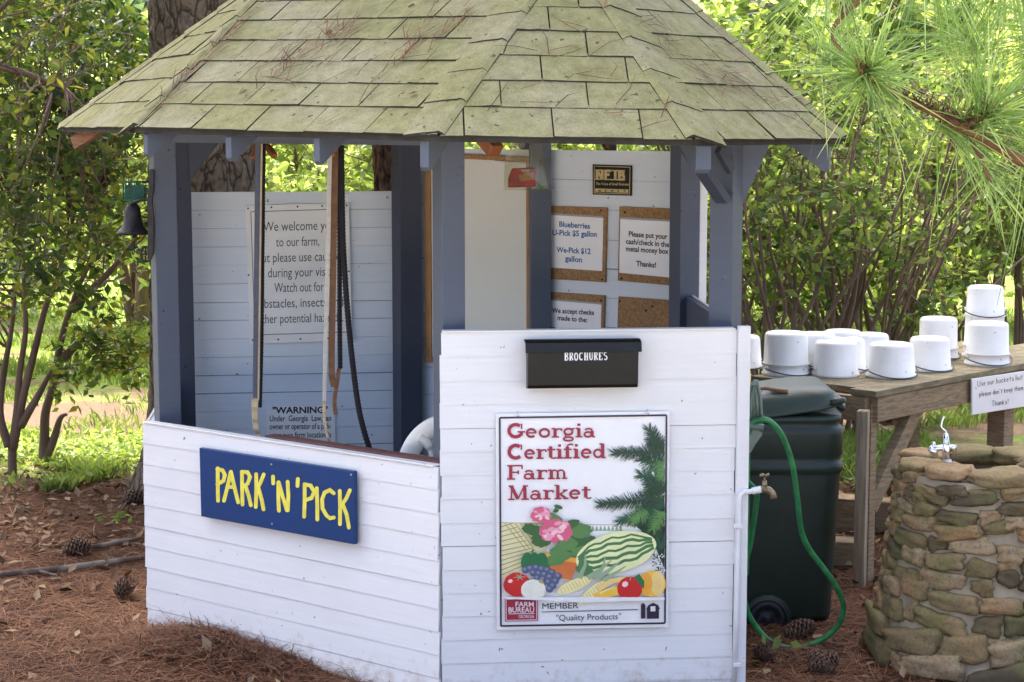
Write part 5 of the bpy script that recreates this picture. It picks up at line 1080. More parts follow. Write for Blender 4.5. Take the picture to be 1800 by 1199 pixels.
mb = MB(); mb.tube([q(1666, 810), q(1664, 800), q(1663, 790), q(1663, 776), q(1663, 762)], [0.011, 0.013, 0.016, 0.012, 0.007], 14); mb.tube([q(1640, 790), q(1652, 788), q(1663, 786), q(1676, 788, 0.02)], [0.010, 0.010, 0.012, 0.012], 12); mb.build('body', M['chrome'], t)
mb = MB(); mb.tube([q(1634, 786), q(1640, 792), q(1645, 802)], [0.008, 0.015, 0.009], 12); mb.tube([q(1641, 790), q(1641, 777)], [0.009, 0.006], 10); mb.build('handle', M['chrome'], t); mb = MB(); mb.tube([q(1676, 792), q(1677, 782)], [0.010, 0.008], 12); mb.build('handle', M['chrome'], t)
mb = MB(); mb.tube([q(x, y) for x, y in smooth([(1663, 764), (1662, 758), (1655, 752), (1656, 742), (1660, 732)])], [0.004] * 25, 8); mb.build('spout', M['chrome'], t)
# ------------------------------------------------------------------ timbers and litter on the ground
t = tag(MB(), None) if False else None
def timber(name, label, p, q, w_, h):
    t = thing(name, label, 'timber', (p.x, p.y, 0), 'landscape timbers'); mb = MB(); mb.bar(V3((p.x, p.y, h / 2 - 0.02)), V3((q.x, q.y, h / 2 - 0.02)), w_, h); mb.build('beam', M['weather'], t, 0.006)
timber('landscape_timber', 'weathered timber edging behind the table leg, farther one', onz(1380, 920, 0), onz(1590, 938, 0), 0.12, 0.17)
timber('landscape_timber', 'weathered timber edging between the bin and table leg, nearer one', onz(1400, 985, 0), onz(1512, 990, 0), 0.12, 0.12)
t = thing('fallen_branch', 'long lichen patched branch lying on the pine straw left of the stand', 'branch', onz(120, 1000, 0))
mb = MB(); mb.tube([onz(x, y, 0.02) for x, y in ((-30, 1012), (40, 1006), (110, 1000), (180, 990), (240, 982), (262, 978))], [0.011, 0.013, 0.015, 0.014, 0.012, 0.009], 10); mb.build('limb', M['lichen'], t)
mb = MB(); mb.tube([onz(70, 1004, 0.02), onz(100, 1012, 0.03)], [0.008, 0.004], 6); mb.build('twig', M['lichen'], t)
t = thing('fallen_stick', 'short pale stick with lichen above the long fallen branch', 'stick', onz(190, 955, 0))
mb = MB(); mb.tube([onz(x, y, 0.012) for x, y in ((150, 962), (185, 958), (222, 950), (245, 947))], [0.009, 0.012, 0.010, 0.007], 8); mb.build('limb', M['lichen'], t)
def cone_mesh(o, axis, L, R):
    mb = MB(); ax = V3(axis).normalized(); ref = V3((0, 0, 1)) if abs(ax.z) < 0.9 else V3((1, 0, 0)); u = ax.cross(ref).normalized(); v = ax.cross(u)
    mb.tube([V3(o), V3(o) + ax * L], [R * 0.45, R * 0.15], 8)
    n = 70
    for i in range(n):
        t_ = (i + 0.5) / n; a = i * 2.39996; rad = R * (0.35 + 0.65 * math.sin(math.pi * (0.15 + 0.8 * t_))); d = u * math.cos(a) + v * math.sin(a); s = ax.cross(d)
        b = V3(o) + ax * (L * t_); tip = b + d * rad + ax * L * 0.10; wd = R * 0.30
        mb.add([b + s * wd * 0.5, b - s * wd * 0.5, tip - s * wd, tip + s * wd, b + s * wd * 0.4 + ax * 0.004, b - s * wd * 0.4 + ax * 0.004, tip - s * wd * 0.7 + ax * 0.006, tip + s * wd * 0.7 + ax * 0.006], [(0, 1, 2, 3), (7, 6, 5, 4), (3, 2, 6, 7), (1, 0, 4, 5), (0, 3, 7, 4), (2, 1, 5, 6)])
    return mb
for px, py, ax, L, lab in ((110, 968, (1, 0.2, 0.15), 0.11, 'open brown pine cone lying above the long fallen branch'), (215, 880, (1, 0.3, 0.1), 0.12, 'pine cone at the foot of the big pine trunk'), (205, 1042, (0.6, -0.4, 0.4), 0.09, 'pine cone half sunk in the straw near the left corner of the stand'),
                           (1537, 1024, (0.7, -0.5, 0.2), 0.10, 'pine cone between the table leg and stone pier'), (1380, 1112, (1, 0.1, 0.2), 0.10, 'pine cone leaning against the bin beside its wheel'), (1332, 1145, (0.3, -0.8, 0.3), 0.10, 'pine cone inside the hose loop'), (1022, 1194, (0.9, 0.2, 0.3), 0.09, 'pine cone at the foot of the front wall under the market sign'), (1420, 1172, (0.8, -0.2, 0.3), 0.10, 'pine cone right of the hose near the bottom edge'), (1465, 1178, (-0.6, 0.5, 0.3), 0.09, 'pine cone nearest the left foot of the stone pier')):
    p = onz(px, py, 0.02); p.z = 0.022 + max(0, gz(p.x, p.y)); t = thing('pine_cone', lab, 'pine cone', p, 'pine cones on the ground')
    cone_mesh(p, ax, L, 0.036).build('scales', M['cone'], t)
# scattered straw: needles, leaves, chips
def inside(x, y):
    # footprint of the stand
    c = False; poly = [W0, W1, W2, W3, W5, W6]; j = len(poly) - 1
    for i in range(len(poly)):
        if (poly[i][1] > y) != (poly[j][1] > y) and x < (poly[j][0] - poly[i][0]) * (y - poly[i][1]) / (poly[j][1] - poly[i][1]) + poly[i][0]: c = not c
        j = i
    return c
def scatter_pts(n, y0, y1, pw=1.0):
    out = []
    while len(out) < n:
        y = y0 + (y1 - y0) * rnd.random() ** pw; hw = 0.30 * y + 0.7; x = rnd.uniform(-hw, hw)
        if not inside(x, y): out.append((x, y, gz(x, y)))
    return np.array(out)
def needles(name, pts, lmin, lmax, wd, mat, tilt, kind='stuff', parent=None, amp=0.35):
    n = len(pts); a = rng.uniform(0, 2 * np.pi, n); L = rng.uniform(lmin, lmax, n); tz = np.abs(rng.normal(0, tilt, n)) + 0.01
    d = np.stack([np.cos(a), np.sin(a), tz], 1); s = np.stack([-np.sin(a), np.cos(a), np.zeros(n)], 1) * wd
    side = np.stack([-np.sin(a), np.cos(a), np.zeros(n)], 1) * (rng.normal(0, 0.10, n) * L)[:, None]
    p0 = pts + np.array([0, 0, 0.003]); pm_ = p0 + d * (L * 0.5)[:, None] + side * 0.6; p1 = p0 + d * L[:, None] * np.array([1, 1, 0.6])
    v = np.empty((n, 6, 3)); v[:, 0] = p0 - s; v[:, 1] = p0 + s; v[:, 2] = pm_ + s; v[:, 3] = pm_ - s; v[:, 4] = p1 + s * .4; v[:, 5] = p1 - s * .4
    idx = np.arange(n)[:, None] * 6; lo = np.concatenate([idx + np.array([0, 1, 2, 3]), idx + np.array([3, 2, 4, 5])], 0)
    tint = np.repeat(np.clip(rng.normal(0.5, amp, n), 0, 1), 6)
    return np_mesh(name, v.reshape(-1, 3), 4, lo, tint, mat, parent)
np_pts = np.concatenate([scatter_pts(38000, 5.2, 7.6), scatter_pts(12000, 7.6, 10.2)])
o = needles('pine_straw', np_pts, 0.07, 0.17, 0.0011, M['needle'], 0.10); o['kind'] = 'stuff'
# the heap against the low wall
hp = []
for _ in range(4200):
    a = rnd.gauss(0.08, 0.30); b = abs(rnd.gauss(0, 0.11)) + 0.01; q = V3((MND.x, MND.y, 0)) + PB.U * a + PB.N * b; hp.append((q.x, q.y, gz(q.x, q.y) - 0.004))
o = needles('straw_heap', np.array(hp), 0.06, 0.15, 0.0012, M['needle'], 0.30); o['kind'] = 'stuff'
lp_ = scatter_pts(1900, 5.6, 10.3, 0.8); lp_ = np.concatenate([lp_, np.array([p for p in scatter_pts(3400, 8.0, 10.3) if p[0] < -1.2 or p[0] > 1.2])])
lp_[:, 2] += 0.012
n = len(lp_); tl_ = np.clip(rng.beta(2, 2.2, n), 0, 1)
o = leaf_mesh('leaf_litter', lp_, rng.uniform(0.03, 0.075, n), tl_, M['deadleaf'], None, 0.0, 0.24, 2.2); o['kind'] = 'stuff'
# grass in the field behind
def grass(name, pts, h0, h1, wd, mat=M['grass']):
    n = len(pts); a = rng.uniform(0, 2 * np.pi, n); H = rng.uniform(h0, h1, n); s = np.stack([np.cos(a), np.sin(a), np.zeros(n)], 1) * wd * (0.6 + 0.8 * rng.random(n))[:, None]
    bend = np.stack([np.cos(a + 1.3), np.sin(a + 1.3), np.zeros(n)], 1) * (H * rng.uniform(0.1, 0.9, n))[:, None]
    v = np.empty((n, 4, 3)); v[:, 0] = pts - s; v[:, 1] = pts + s; v[:, 2] = pts + bend * 0.4 + s * 0.6 + np.stack([0 * H, 0 * H, H * 0.7], 1); v[:, 3] = pts + bend + np.stack([0 * H, 0 * H, H * 0.95], 1)
    return np_mesh(name, v.reshape(-1, 3), 4, np.arange(n * 4).reshape(n, 4), np.repeat(np.clip(rng.normal(0.5, 0.25, n), 0, 1), 4), mat)
gp = []
while len(gp) < 42000:
    y = 9.3 + 17 * rnd.random() ** 1.7; hw = 0.30 * y + 0.5; x = rnd.uniform(-hw, hw)
    if -0.16 * y < x < 0.10 * y: continue
    dens = noise.noise(V3((x * 0.8, y * 1.4, 9))) + 0.5 * noise.noise(V3((x * 2.5, y * 4, 2)))
    if x < 0 and 10.85 < y < 12.6 and rnd.random() < 0.6: continue
    if dens < (0.02 if y > 10.6 else 0.12): continue
    gp.append((x, y, 0.0))
o = grass('grass', np.array(gp), 0.03, 0.10, 0.0045); o['kind'] = 'stuff'
# bright ground cover at the foot of the left bushes
gc_ = np.array([(rnd.uniform(-2.95, -1.95), rnd.gauss(10.2, 0.22), rnd.uniform(0.01, 0.09)) for _ in range(2200)]); n = len(gc_)
o = leaf_mesh('ground_cover', gc_, rng.uniform(0.03, 0.065, n), rng.uniform(0.4, 1.0, n), M['grass'], None, -0.1, 0.22, 0.9); o['kind'] = 'stuff'
# small seedlings
for px, py, lab, nn in ((1505, 862, 'small green seedling by the table leg', 16), (1545, 858, 'leafy green sprout beside the timber edging', 14), (1345, 1163, 'tiny green seedling under the hose loop', 8), (200, 935, 'tiny green seedling near the pine trunk', 10), (20, 865, 'green sprout at the left edge of the straw', 20), (1548, 848, 'maple-like seedling behind the table brace', 12)):
    p = onz(px, py, 0); t = thing('seedling', lab, 'seedling', p, 'seedlings in the straw')
    cc = np.array([(p.x + rnd.gauss(0, 0.035), p.y + rnd.gauss(0, 0.03), 0.02 + rnd.random() * 0.06) for _ in range(nn)]); leaf_mesh('leaves', cc, rng.uniform(0.035, 0.06, nn), rng.uniform(0.4, 0.9, nn), M['leafb'], t, -0.1, 0.3, 0.8)
    mb = MB(); mb.tube([(p.x, p.y, -0.01), (p.x, p.y, 0.05)], 0.002, 5); mb.build('stem', M['stem'], t)

# needles and leaves that have come down on the roof
def on_face(f, n, cl):
    a, b, c, d = FACES[f]; nn = fnormal(a, b, c, d); out = []
    for (u0, v0, k, su, sv) in cl:
        for _ in range(int(k * n)):
            u, v = u0 + rnd.gauss(0, su), v0 + rnd.gauss(0, sv)
            if not (0.02 < u < 0.98 and 0.01 < v < 0.98): continue
            p = (a * (1 - u) + b * u) * (1 - v) + (d * (1 - u) + c * u) * v; out.append(p + nn * rnd.uniform(0.012, 0.018))
    return out, nn
def roof_needles(f, n, cl, dirv, spread):
    pts, nn = on_face(f, n, cl); mb = MB()
    for p in pts:
        d = (V3(dirv) + V3((rnd.gauss(0, spread), rnd.gauss(0, spread), rnd.gauss(0, spread)))).normalized(); d = (d - nn * d.dot(nn)).normalized(); s = d.cross(nn) * 0.0016; L = rnd.uniform(0.08, 0.20); b = nn.cross(d) * rnd.gauss(0, 0.012)
        mb.tint = min(1, max(0, rnd.gauss(0.32, 0.25))); mb.add([p - s, p + s, p + d * L / 2 + s + b + nn * 0.004, p + d * L / 2 - s + b + nn * 0.004, p + d * L], [(0, 1, 2, 3), (3, 2, 4)])
    return mb
mbn = roof_needles(1, 1.0, [(0.37, 0.30, 34, 0.04, 0.07), (0.42, 0.46, 26, 0.04, 0.05), (0.72, 0.42, 20, 0.02, 0.08), (0.80, 0.50, 14, 0.02, 0.06), (0.03, 0.35, 60, 0.010, 0.2), (0.5, 0.4, 26, 0.3, 0.3)], (0.45, 0.35, 0.75), 0.45)
m2 = roof_needles(3, 1.0, [(0.5, 0.32, 36, 0.10, 0.07), (0.25, 0.5, 22, 0.10, 0.10), (0.75, 0.15, 14, 0.1, 0.08)], (0.55, 0.2, -0.6), 0.45)
m3 = roof_needles(2, 1.0, [(0.3, 0.3, 16, 0.2, 0.2), (0.75, 0.3, 10, 0.1, 0.2)], (0.3, 0.3, 0.6), 0.6)
for q in (m2, m3):
    o_ = len(mbn.v); mbn.v += q.v; mbn.t += q.t; mbn.f += [tuple(i + o_ for i in f) for f in q.f]; mbn.m += q.m; mbn.sm += q.sm
o = mbn.build('roof_straw', M['needle']); o['kind'] = 'stuff'
rl = np.array([on_face(1, 1, [(u, v, 6, 0.001, 0.001)])[0][0] for u, v in ((0.42, 0.5), (0.62, 0.66), (0.86, 0.18), (0.28, 0.2))])
o = leaf_mesh('roof_leaves', rl, np.full(4, 0.035), np.array([0.3, 0.8, 0.2, 0.5]), M['deadleaf'], None, 0.1, 0.4, 1.5); o['kind'] = 'stuff'

# ------------------------------------------------------------------ pines behind the stand
def pine_tree(name, label, base, r0, lean, H, bark, seed, crown=True, flare=0.5, nb=34):
    t = thing(name, label, 'pine tree', (base[0], base[1], 0), 'pine trees around the stand'); vs = []; nu, nv = 96, 150; hv = 4.2
    for i in range(nv + 1):
        z = -0.05 + hv * i / nv; rr_ = r0 * (1 - 0.03 * z) * (1 + flare * math.exp(-max(0, z) / 0.16))
        for j in range(nu):
            a = 2 * math.pi * j / nu; q = V3((math.cos(a) * 3.4 + seed, math.sin(a) * 3.4, z * 2.6)); q2 = q + 0.35 * V3((noise.noise(q * 1.7), noise.noise(q * 1.7 + V3((5, 0, 0))), 0))
            dd, _ = noise.voronoi(q2 * 1.5); e = min(0.28, dd[1] - dd[0]) / 0.28
            k = rr_ + 0.022 * (e - 0.6) + 0.006 * noise.noise(q * 9) + 0.03 * r0 * noise.noise(V3((math.cos(a), math.sin(a), z * 0.6 + seed)))
            vs.append((base[0] + lean[0] * z + k * math.cos(a), base[1] + lean[1] * z + k * math.sin(a), z))
    fs = [(i * nu + j, i * nu + (j + 1) % nu, (i + 1) * nu + (j + 1) % nu, (i + 1) * nu + j) for i in range(nv) for j in range(nu)]
    mb = MB(); mb.add(vs, fs, 0, True); zt = hv - 0.05
    mb.tube([(base[0] + lean[0] * zz, base[1] + lean[1] * zz, zz) for zz in (zt - 0.1, 6, 8, H)], [r0 * 0.86, r0 * 0.8, r0 * 0.65, r0 * 0.2], 20); mb.build('trunk', bark, t)
    if crown:
        cc = []; rr2 = random.Random(int(seed * 10)); br = MB()
        for i in range(nb):
            z = H * (0.50 + 0.5 * i / 34); a = rr2.uniform(0, 6.28); L = 3.6 * (1.12 - 0.9 * (z / H - 0.45) / 0.55); q0 = V3((base[0], base[1], z)); q1 = q0 + V3((math.cos(a) * L, math.sin(a) * L, rr2.uniform(-0.2, 0.8)))
            br.tube([q0, (q0 + q1) / 2 + V3((0, 0, 0.2)), q1], [0.06, 0.04, 0.015], 6)
            for _ in range(95): f = rr2.uniform(0.25, 1.05); s_ = q0.lerp(q1, f); cc.append((s_.x + rr2.gauss(0, 0.40), s_.y + rr2.gauss(0, 0.40), s_.z + rr2.gauss(0, 0.22)))
        cc = np.array(cc); br.build('branches', bark, t)
        leaf_mesh('crown', cc, rng.uniform(0.30, 0.5, len(cc)), rng.uniform(0.1, 0.9, len(cc)), M['pinecrown'], t, 0.1, 0.32, 0.5)
    return t
b1 = onz(350, 880, 0); pine_tree('pine_tree', 'thick pine trunk with grey plated bark rising behind the left of the stand', (b1.x + 0.005, 9.35), 0.288, (0.012, 0.0), 13, M['barkgrey'], 1.3, True, 0.5, 26)
b2 = at(705, 300, 10.2); pine_tree('pine_tree', 'slimmer reddish pine trunk seen through the stand behind the middle post', (b2.x, 10.2), 0.135, (-0.01, 0), 12, M['barkred'], 4.7, True, 0.4, 18)
pine_tree('pine_tree', 'pine standing right of the stone pier outside the picture, its bough reaching in', (2.75, 5.7), 0.16, (0, 0), 11, M['barkgrey'], 8.1, True, 0.5, 3)
pine_tree('pine_tree', 'unseen pine added beyond the left edge to shade the straw', (-4.6, 7.6), 0.2, (0, 0), 13, M['barkgrey'], 6.6, True, 0.5, 18)  # out of view, added so its crown darkens the left foreground

# pine bough reaching in at the top right, a limb of that tree: its own thing because only it shows
bough = thing('pine_bough', 'bright green long needled pine bough hanging in at the top right', 'pine bough', at(1700, 225, 5.0))
tw = M['browntwig']
def limb(pts, r): mb = MB(); mb.tube([at(x, y, Y) for x, y, Y in smooth(pts, 6)], [r[0] + (r[1] - r[0]) * i / ((len(pts) - 1) * 6) for i in range((len(pts) - 1) * 6 + 1)], 8); mb.build('branch', tw, bough)
limb([(2420, 300, 5.65), (2100, 330, 5.4)], (0.045, 0.02)); limb([(2100, 330, 5.4), (1850, 300, 5.1), (1720, 240, 5.0), (1672, 212, 4.97), (1600, 178, 4.95), (1540, 145, 4.9), (1518, 128, 4.84)], (0.02, 0.005))
limb([(1690, 225, 4.98), (1725, 205, 4.98), (1745, 190, 4.97)], (0.010, 0.006)); limb([(1700, 235, 5.0), (1722, 275, 4.98), (1745, 330, 4.97)], (0.008, 0.004))
limb([(2100, 330, 5.4), (1950, 60, 5.3), (1780, -60, 5.2), (1620, -90, 5.15), (1440, -40, 5.1)], (0.03, 0.006)); limb([(1620, -90, 5.15), (1470, 40, 5.12), (1480, 90, 5.05)], (0.008, 0.005))
def needle_burst(c, axis, n, L0, L1, spread, droop=0.12, brown=0.06):
    c = np.array(c); ax = np.array(axis, float); ax /= np.linalg.norm(ax); d = rng.normal(size=(n, 3)); d = unit(d); d = unit(d * spread + ax)
    L = rng.uniform(L0, L1, n); base = c - ax * rng.uniform(0, 0.10, n)[:, None] + rng.normal(0, 0.006, (n, 3))
    sd = unit(np.cross(d, rng.normal(size=(n, 3)))) * 0.0024; K = 4; v = np.empty((n, K * 2 + 1, 3))
    for i in range(K):
        f = i / K; p = base + d * (L * f)[:, None]; p[:, 2] -= droop * L * f ** 2; v[:, 2 * i] = p - sd * (1 - 0.5 * f); v[:, 2 * i + 1] = p + sd * (1 - 0.5 * f)
    p = base + d * L[:, None]; p[:, 2] -= droop * L; v[:, 2 * K] = p
    idx = np.arange(n)[:, None] * (2 * K + 1); quads = np.concatenate([idx + np.array([2 * i, 2 * i + 1, 2 * i + 3, 2 * i + 2]) for i in range(K - 1)] + [idx + np.array([2 * K - 2, 2 * K - 1, 2 * K, 2 * K])], 0)
    ti = np.clip(rng.normal(0.5, 0.22, n), 0, 1)
    # last face as a thin quad: duplicate the tip
    v2 = np.empty((n, 2 * K + 2, 3)); v2[:, :2 * K] = v[:, :2 * K]; v2[:, 2 * K] = v[:, 2 * K]; v2[:, 2 * K + 1] = v[:, 2 * K] + sd * 0.3
    idx = np.arange(n)[:, None] * (2 * K + 2); quads = np.concatenate([idx + np.array([2 * i, 2 * i + 1, 2 * i + 3, 2 * i + 2]) for i in range(K)], 0)
    return v2.reshape(-1, 3), quads, np.repeat(ti, 2 * K + 2)
def burst(px, py, Y, axis, n, L0, L1, spread, droop=0.12):
    v, q, ti = needle_burst(at(px, py, Y), axis, n, L0, L1, spread, droop); np_mesh('needle_tuft', v, 4, q, ti, M['pine'], bough)
burst(1520, 125, 4.84, (-0.25, -0.75, 0.15), 120, 0.16, 0.30, 0.95); burst(1520, 128, 4.88, (-0.1, -0.1, 0.1), 62, 0.18, 0.30, 2.6)
burst(1742, 193, 4.97, (0.35, -0.45, 0.5), 136, 0.18, 0.34, 0.95); burst(1700, 230, 5.0, (0.6, -0.2, -0.15), 89, 0.18, 0.34, 1.2, 0.25)
burst(1745, 330, 4.97, (0.2, -0.1, -0.5), 20, 0.10, 0.18, 1.0, 0.3)
burst(1440, -40, 5.1, (-0.5, -0.3, -0.25), 89, 0.16, 0.32, 1.0); burst(1630, -80, 5.15, (-0.1, -0.4, -0.7), 115, 0.2, 0.36, 1.0, 0.2); burst(1780, -40, 5.2, (0.1, -0.3, -0.7), 136, 0.2, 0.36, 1.1, 0.2)
burst(1480, 90, 5.2, (0.4, 0.3, 0.2), 72, 0.2, 0.32, 1.2); burst(1850, 60, 5.3, (-0.5, 0.1, 0.1), 115, 0.2, 0.36, 1.1, 0.2); burst(1830, 290, 5.1, (0.2, -0.1, -0.6), 72, 0.18, 0.34, 1.1, 0.3); burst(1700, 60, 5.45, (-0.1, 0.2, 0.2), 93, 0.2, 0.36, 1.6, 0.2)

def scales(px, py, Y, n, rad, L):
    c = np.array(at(px, py, Y)); pts = c + rng.normal(0, rad, (n, 3)); o = needles('bud_scale', pts, L * 0.5, L, 0.0018, M['needle'], 0.6, parent=bough)
for px, py, Y in ((1520, 125, 4.83), (1742, 193, 4.96)): scales(px, py, Y, 60, 0.012, 0.05)
for q in smooth([(1590, 172, 4.95), (1640, 195, 4.96), (1680, 214, 4.97), (1712, 232, 5.0), (1760, 262, 5.03)], 5): scales(q[0], q[1], q[2], 26, 0.012, 0.06)

# ------------------------------------------------------------------ bushes and trees
def shrub(name, label, cat, base, stems, clumps, leaf, mat, cl_r, nl, seed, group, tint=(0.5, 0.28), sr=(0.02, 0.006), droop=0.3, twigs=True):
    """stems: list of polylines (x,z,y offsets) ; clumps: list of centres for leaves"""
    t = thing(name, label, cat, (base[0], base[1], 0), group); rr2 = random.Random(seed); ends = []
    for st in stems:
        mb = MB(); q = smooth([tuple(p) for p in st], 5); k = len(q); mb.tube(q, [sr[0] + (sr[1] - sr[0]) * i / (k - 1) for i in range(k)], 8); mb.build('stem', M['stem'], t); ends += q[k // 2:]
    tw_ = MB(); C_ = []; Sz = []; Ti = []
    for c in clumps:
        c = V3(c)
        if ends and twigs:
            e = min(ends, key=lambda e: (V3(e) - c).length + rr2.random() * 0.3); mid = (V3(e) + c) / 2 + V3((rr2.gauss(0, 0.06), rr2.gauss(0, 0.06), rr2.gauss(0.05, 0.06))); tw_.tube([e, mid, c], [0.006, 0.004, 0.002], 5)
        base_t = rr2.gauss(tint[0], tint[1] * 0.6)
        for _ in range(4):
            dv = V3((rr2.gauss(0, 1), rr2.gauss(0, 1), rr2.gauss(-0.2, 0.7))).normalized() * cl_r * 1.4; q1 = c + dv
            if twigs: tw_.tube([c, c + dv * 0.5 + V3((0, 0, 0.03)), q1], [0.0028, 0.002, 0.001], 4)
            for _ in range(nl // 4):
                f = rr2.random(); p = c + dv * f; C_.append((p.x + rr2.gauss(0, cl_r * 0.34), p.y + rr2.gauss(0, cl_r * 0.34), p.z + rr2.gauss(0, cl_r * 0.30))); Sz.append(leaf * rr2.uniform(0.6, 1.25)); Ti.append(base_t + rr2.gauss(0, tint[1]))
    if tw_.v: tw_.build('twigs', M['stem'], t)
    leaf_mesh('foliage', np.array(C_), np.array(Sz), np.array(Ti), mat, t, droop, 0.25, 0.5); return t
def blob(c, r, n, seed, zmin=-9):
    rr2 = random.Random(seed); out = []
    while len(out) < n:
        v = V3((rr2.uniform(-1, 1), rr2.uniform(-1, 1), rr2.uniform(-1, 1)))
        if 0.05 < v.length < 1.0 and c[2] + v.z * r[2] > zmin: out.append((c[0] + v.x * r[0], c[1] + v.y * r[1], c[2] + v.z * r[2]))
    return out
def vase(base, n, h, spread, seed, lean=0.0):
    rr2 = random.Random(seed); out = []
    for i in range(n):
        a = 2 * math.pi * i / n + rr2.uniform(-0.4, 0.4); s = spread * rr2.uniform(0.4, 1.0); x, y = base[0] + 0.05 * math.cos(a), base[1] + 0.05 * math.sin(a); hh = h * rr2.uniform(0.75, 1.1); L = [(x, y, -0.03)]
        for k in range(1, 5): f = k / 4; L.append((x + math.cos(a) * s * f ** 1.3 + lean * f + rr2.gauss(0, 0.04), y + math.sin(a) * s * f ** 1.3 + rr2.gauss(0, 0.04), hh * f))
        out.append(L)
    return out
GB = 'bushes around the stand'
# left understory: stems traced where they stand
def st(pts, Y): return [tuple(at(x, y, Y)) for x, y in pts]
b = onz(22, 838, 0)
stems = [st([(22, 842), (22, 790), (30, 720), (34, 660), (45, 580), (42, 500), (40, 380)], b.y), st([(22, 790), (40, 700), (60, 620), (80, 540), (100, 490), (130, 380)], b.y), st([(16, 785), (0, 730), (6, 660), (20, 580), (28, 500)], b.y), st([(35, 750), (70, 690), (90, 650)], b.y)]
cl_ = blob((b.x + 0.05, b.y, 2.0), (0.9, 0.8, 1.15), 74, 3, 1.15) + blob((b.x - 0.4, b.y + 0.3, 1.2), (0.5, 0.5, 0.6), 22, 4)
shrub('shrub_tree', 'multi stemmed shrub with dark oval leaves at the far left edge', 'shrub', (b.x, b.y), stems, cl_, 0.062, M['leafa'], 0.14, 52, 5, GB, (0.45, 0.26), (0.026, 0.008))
b = onz(75, 825, 0)
stems = [st([(75, 828), (78, 770), (80, 725), (92, 680), (105, 610), (118, 560), (140, 500), (170, 430), (180, 330)], b.y), st([(78, 808), (95, 770), (106, 735), (118, 728)], b.y), st([(112, 630), (135, 605), (165, 580)], b.y), st([(125, 545), (150, 520), (200, 470), (240, 420)], b.y)]
cl_ = blob((b.x + 0.30, b.y - 0.2, 1.75), (0.62, 0.6, 0.95), 62, 13, 1.0) + [tuple(at(x, y, b.y - 0.1)) for x, y in ((170, 600), (190, 620), (210, 600), (225, 630), (235, 650), (240, 610), (150, 600), (140, 640), (120, 670), (205, 560), (230, 560))]
shrub('shrub_tree', 'shrub with leaning split stem and drooping oval leaves left of the pine trunk', 'shrub', (b.x, b.y), stems, cl_, 0.062, M['leafa'], 0.13, 52, 6, GB, (0.5, 0.28), (0.030, 0.008))
b = at(60, 150, 8.6)
shrub('shrub_tree', 'dark leafy boughs filling the upper left corner', 'tree', (-3.1, 8.6), [[(-3.3, 8.7, -0.03), (-3.2, 8.7, 1.2), (-2.9, 8.6, 2.1), (-2.5, 8.5, 2.7)], [(-3.2, 8.7, 1.2), (-2.8, 8.5, 1.9), (-2.3, 8.4, 2.3)], [(-3.0, 8.6, 1.9), (-2.4, 8.5, 2.1), (-2.0, 8.5, 2.0)]], blob((-2.35, 8.6, 2.35), (0.75, 0.6, 0.6), 50, 23) + blob((-2.1, 8.7, 1.6), (0.35, 0.5, 0.6), 26, 24), 0.066, M['leafa'], 0.14, 46, 7, GB, (0.40, 0.26), (0.03, 0.008))
# far left, in the light
shrub('shrub_tree', 'pale blue green tree seen through the gap at the upper left', 'tree', (-3.4, 17), vase((-3.4, 17), 4, 3.2, 1.0, 31), blob((-3.4, 17, 2.9), (1.6, 1.0, 1.6), 110, 32, 0.9), 0.16, M['leafd'], 0.28, 34, 33, GB, (0.55, 0.28), (0.06, 0.02))
shrub('shrub_tree', 'light green bush behind the left shrubs across the grass', 'shrub', (-4.3, 14), vase((-4.3, 14), 5, 1.9, 1.0, 41), blob((-4.0, 14, 1.5), (1.5, 0.8, 1.0), 90, 42, 0.5), 0.12, M['leafc'], 0.22, 34, 43, GB, (0.5, 0.28), (0.03, 0.01))
shrub('shrub_tree', 'light green bush behind the pine trunk at left', 'shrub', (-2.5, 15), vase((-2.5, 15), 5, 2.0, 0.8, 44), blob((-2.4, 15, 1.7), (1.2, 0.8, 1.2), 90, 45, 0.6), 0.12, M['leafc'], 0.22, 34, 46, GB, (0.45, 0.28), (0.03, 0.01))
# seen through the stand
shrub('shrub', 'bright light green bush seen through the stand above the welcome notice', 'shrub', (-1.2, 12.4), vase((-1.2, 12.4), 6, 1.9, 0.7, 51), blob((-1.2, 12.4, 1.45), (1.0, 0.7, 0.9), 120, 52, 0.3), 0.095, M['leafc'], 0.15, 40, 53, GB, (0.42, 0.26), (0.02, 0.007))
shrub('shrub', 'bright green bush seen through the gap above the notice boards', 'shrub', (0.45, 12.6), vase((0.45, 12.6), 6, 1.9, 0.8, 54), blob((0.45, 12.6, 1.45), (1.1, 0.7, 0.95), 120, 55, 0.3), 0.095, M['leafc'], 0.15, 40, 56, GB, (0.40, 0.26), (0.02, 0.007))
# right hand bushes: brown many stemmed clumps under the boughs
for i, (px, Y, h, n, lab) in enumerate(((1345, 10.4, 2.1, 9, 'many stemmed brown bush right beside the stand, behind the bin'), (1455, 10.8, 2.0, 10, 'many stemmed brown bush in the middle behind the buckets'), (1570, 11.4, 1.9, 8, 'leafy many stemmed bush behind the right hand buckets'), (1270, 11.2, 2.2, 6, 'thin bush just visible between the right posts'))):
    p = at(px, 500, Y); q = (p.x, p.y); sv = vase(q, n + 3, h, 0.6, 60 + i) + vase((q[0] + 0.1, q[1] + 0.1), n // 2, h * 0.95, 1.15, 160 + i)
    cl_ = blob((q[0], q[1], 1.75), (0.85, 0.6, 0.75), 38, 70 + i, 0.9) + blob((q[0] + 0.1, q[1] + 0.3, 1.0), (0.7, 0.5, 0.5), 26, 80 + i, 0.35)
    shrub('shrub', lab, 'shrub', q, sv, cl_, 0.075, M['leafb'], 0.12, 34, 90 + i, GB, (0.55, 0.3), (0.017, 0.004))
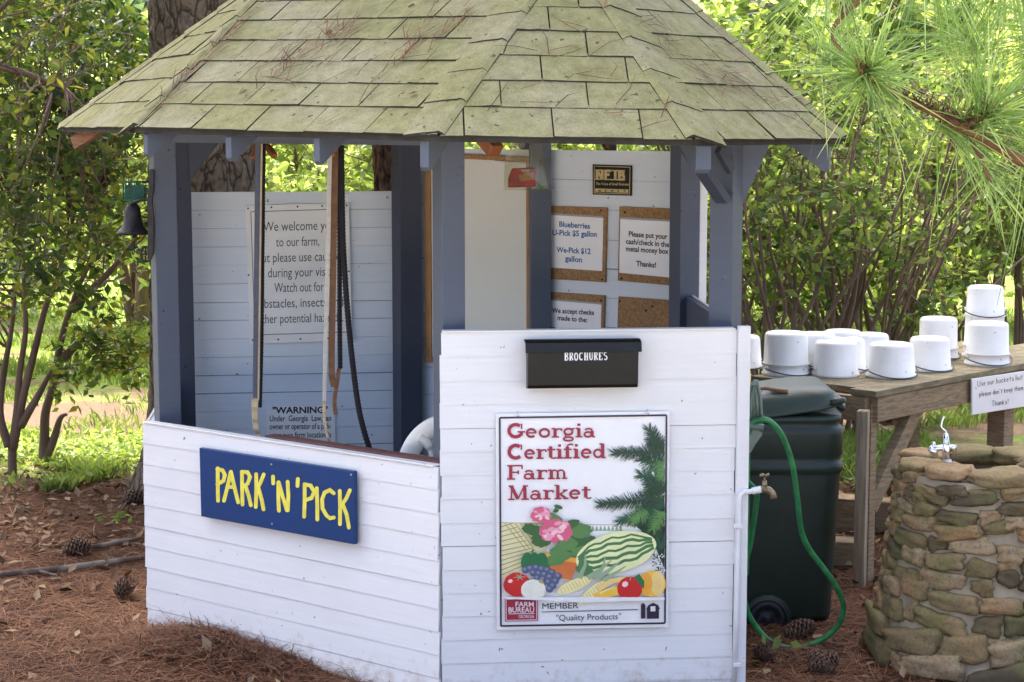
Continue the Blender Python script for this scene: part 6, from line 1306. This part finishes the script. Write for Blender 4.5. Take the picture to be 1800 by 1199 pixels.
for i, (px, Y, lab) in enumerate(((1700, 12.6, 'dense green bush behind the stacked buckets'), (1790, 13.2, 'green bush at the right edge with dry twigs'))):
    p = at(px, 500, Y); q = (p.x, p.y)
    shrub('shrub', lab, 'shrub', q, vase(q, 9, 2.0, 0.9, 100 + i), blob((q[0], q[1], 1.55), (1.0, 0.6, 0.85), 110, 103 + i, 0.5), 0.08, M['leafb'], 0.14, 36, 106 + i, GB, (0.6, 0.3), (0.02, 0.006))
shrub('shrub', 'dry brown twiggy brush tangled below the pine bough', 'shrub', (2.1, 11.0), vase((2.1, 11.0), 16, 1.9, 1.1, 111), blob((2.1, 11.0, 1.85), (0.9, 0.6, 0.35), 30, 112), 0.06, M['leafc'], 0.12, 14, 113, GB, (0.3, 0.3), (0.013, 0.004))
# light trees behind
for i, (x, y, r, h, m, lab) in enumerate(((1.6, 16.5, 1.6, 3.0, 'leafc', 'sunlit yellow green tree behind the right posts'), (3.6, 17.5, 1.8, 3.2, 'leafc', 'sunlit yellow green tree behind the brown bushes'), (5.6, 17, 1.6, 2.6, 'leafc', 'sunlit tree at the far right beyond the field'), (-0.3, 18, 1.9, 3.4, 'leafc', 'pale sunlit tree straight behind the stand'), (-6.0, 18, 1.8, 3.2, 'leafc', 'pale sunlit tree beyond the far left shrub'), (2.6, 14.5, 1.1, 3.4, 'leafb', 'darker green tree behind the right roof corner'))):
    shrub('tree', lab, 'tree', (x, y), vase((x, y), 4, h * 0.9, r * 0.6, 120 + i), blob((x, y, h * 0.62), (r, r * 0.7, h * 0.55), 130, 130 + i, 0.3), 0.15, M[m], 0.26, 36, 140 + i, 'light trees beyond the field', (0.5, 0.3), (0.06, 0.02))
nn = 34000; fx = rng.uniform(-16, 16, nn); fz = 7.5 * rng.random(nn) ** 1.15; fy = 27 + 2.2 * np.sin(fx * 0.9) + rng.normal(0, 1.3, nn)
keep = fz < 4.2 + 2.2 * np.sin(fx * 0.7 + 1) + 1.2 * np.sin(fx * 2.1) + rng.normal(0, 0.6, nn)
fc = np.stack([fx, fy, fz], 1)[keep]; o = leaf_mesh('distant_woods', fc, rng.uniform(0.3, 0.55, len(fc)), np.clip(0.5 + 0.3 * np.sin(fc[:, 0] * 1.7 + fc[:, 2]) + rng.normal(0, 0.22, len(fc)), 0, 1), M['leafc'], None, 0.2, 0.34, 0.4); o['kind'] = 'stuff'
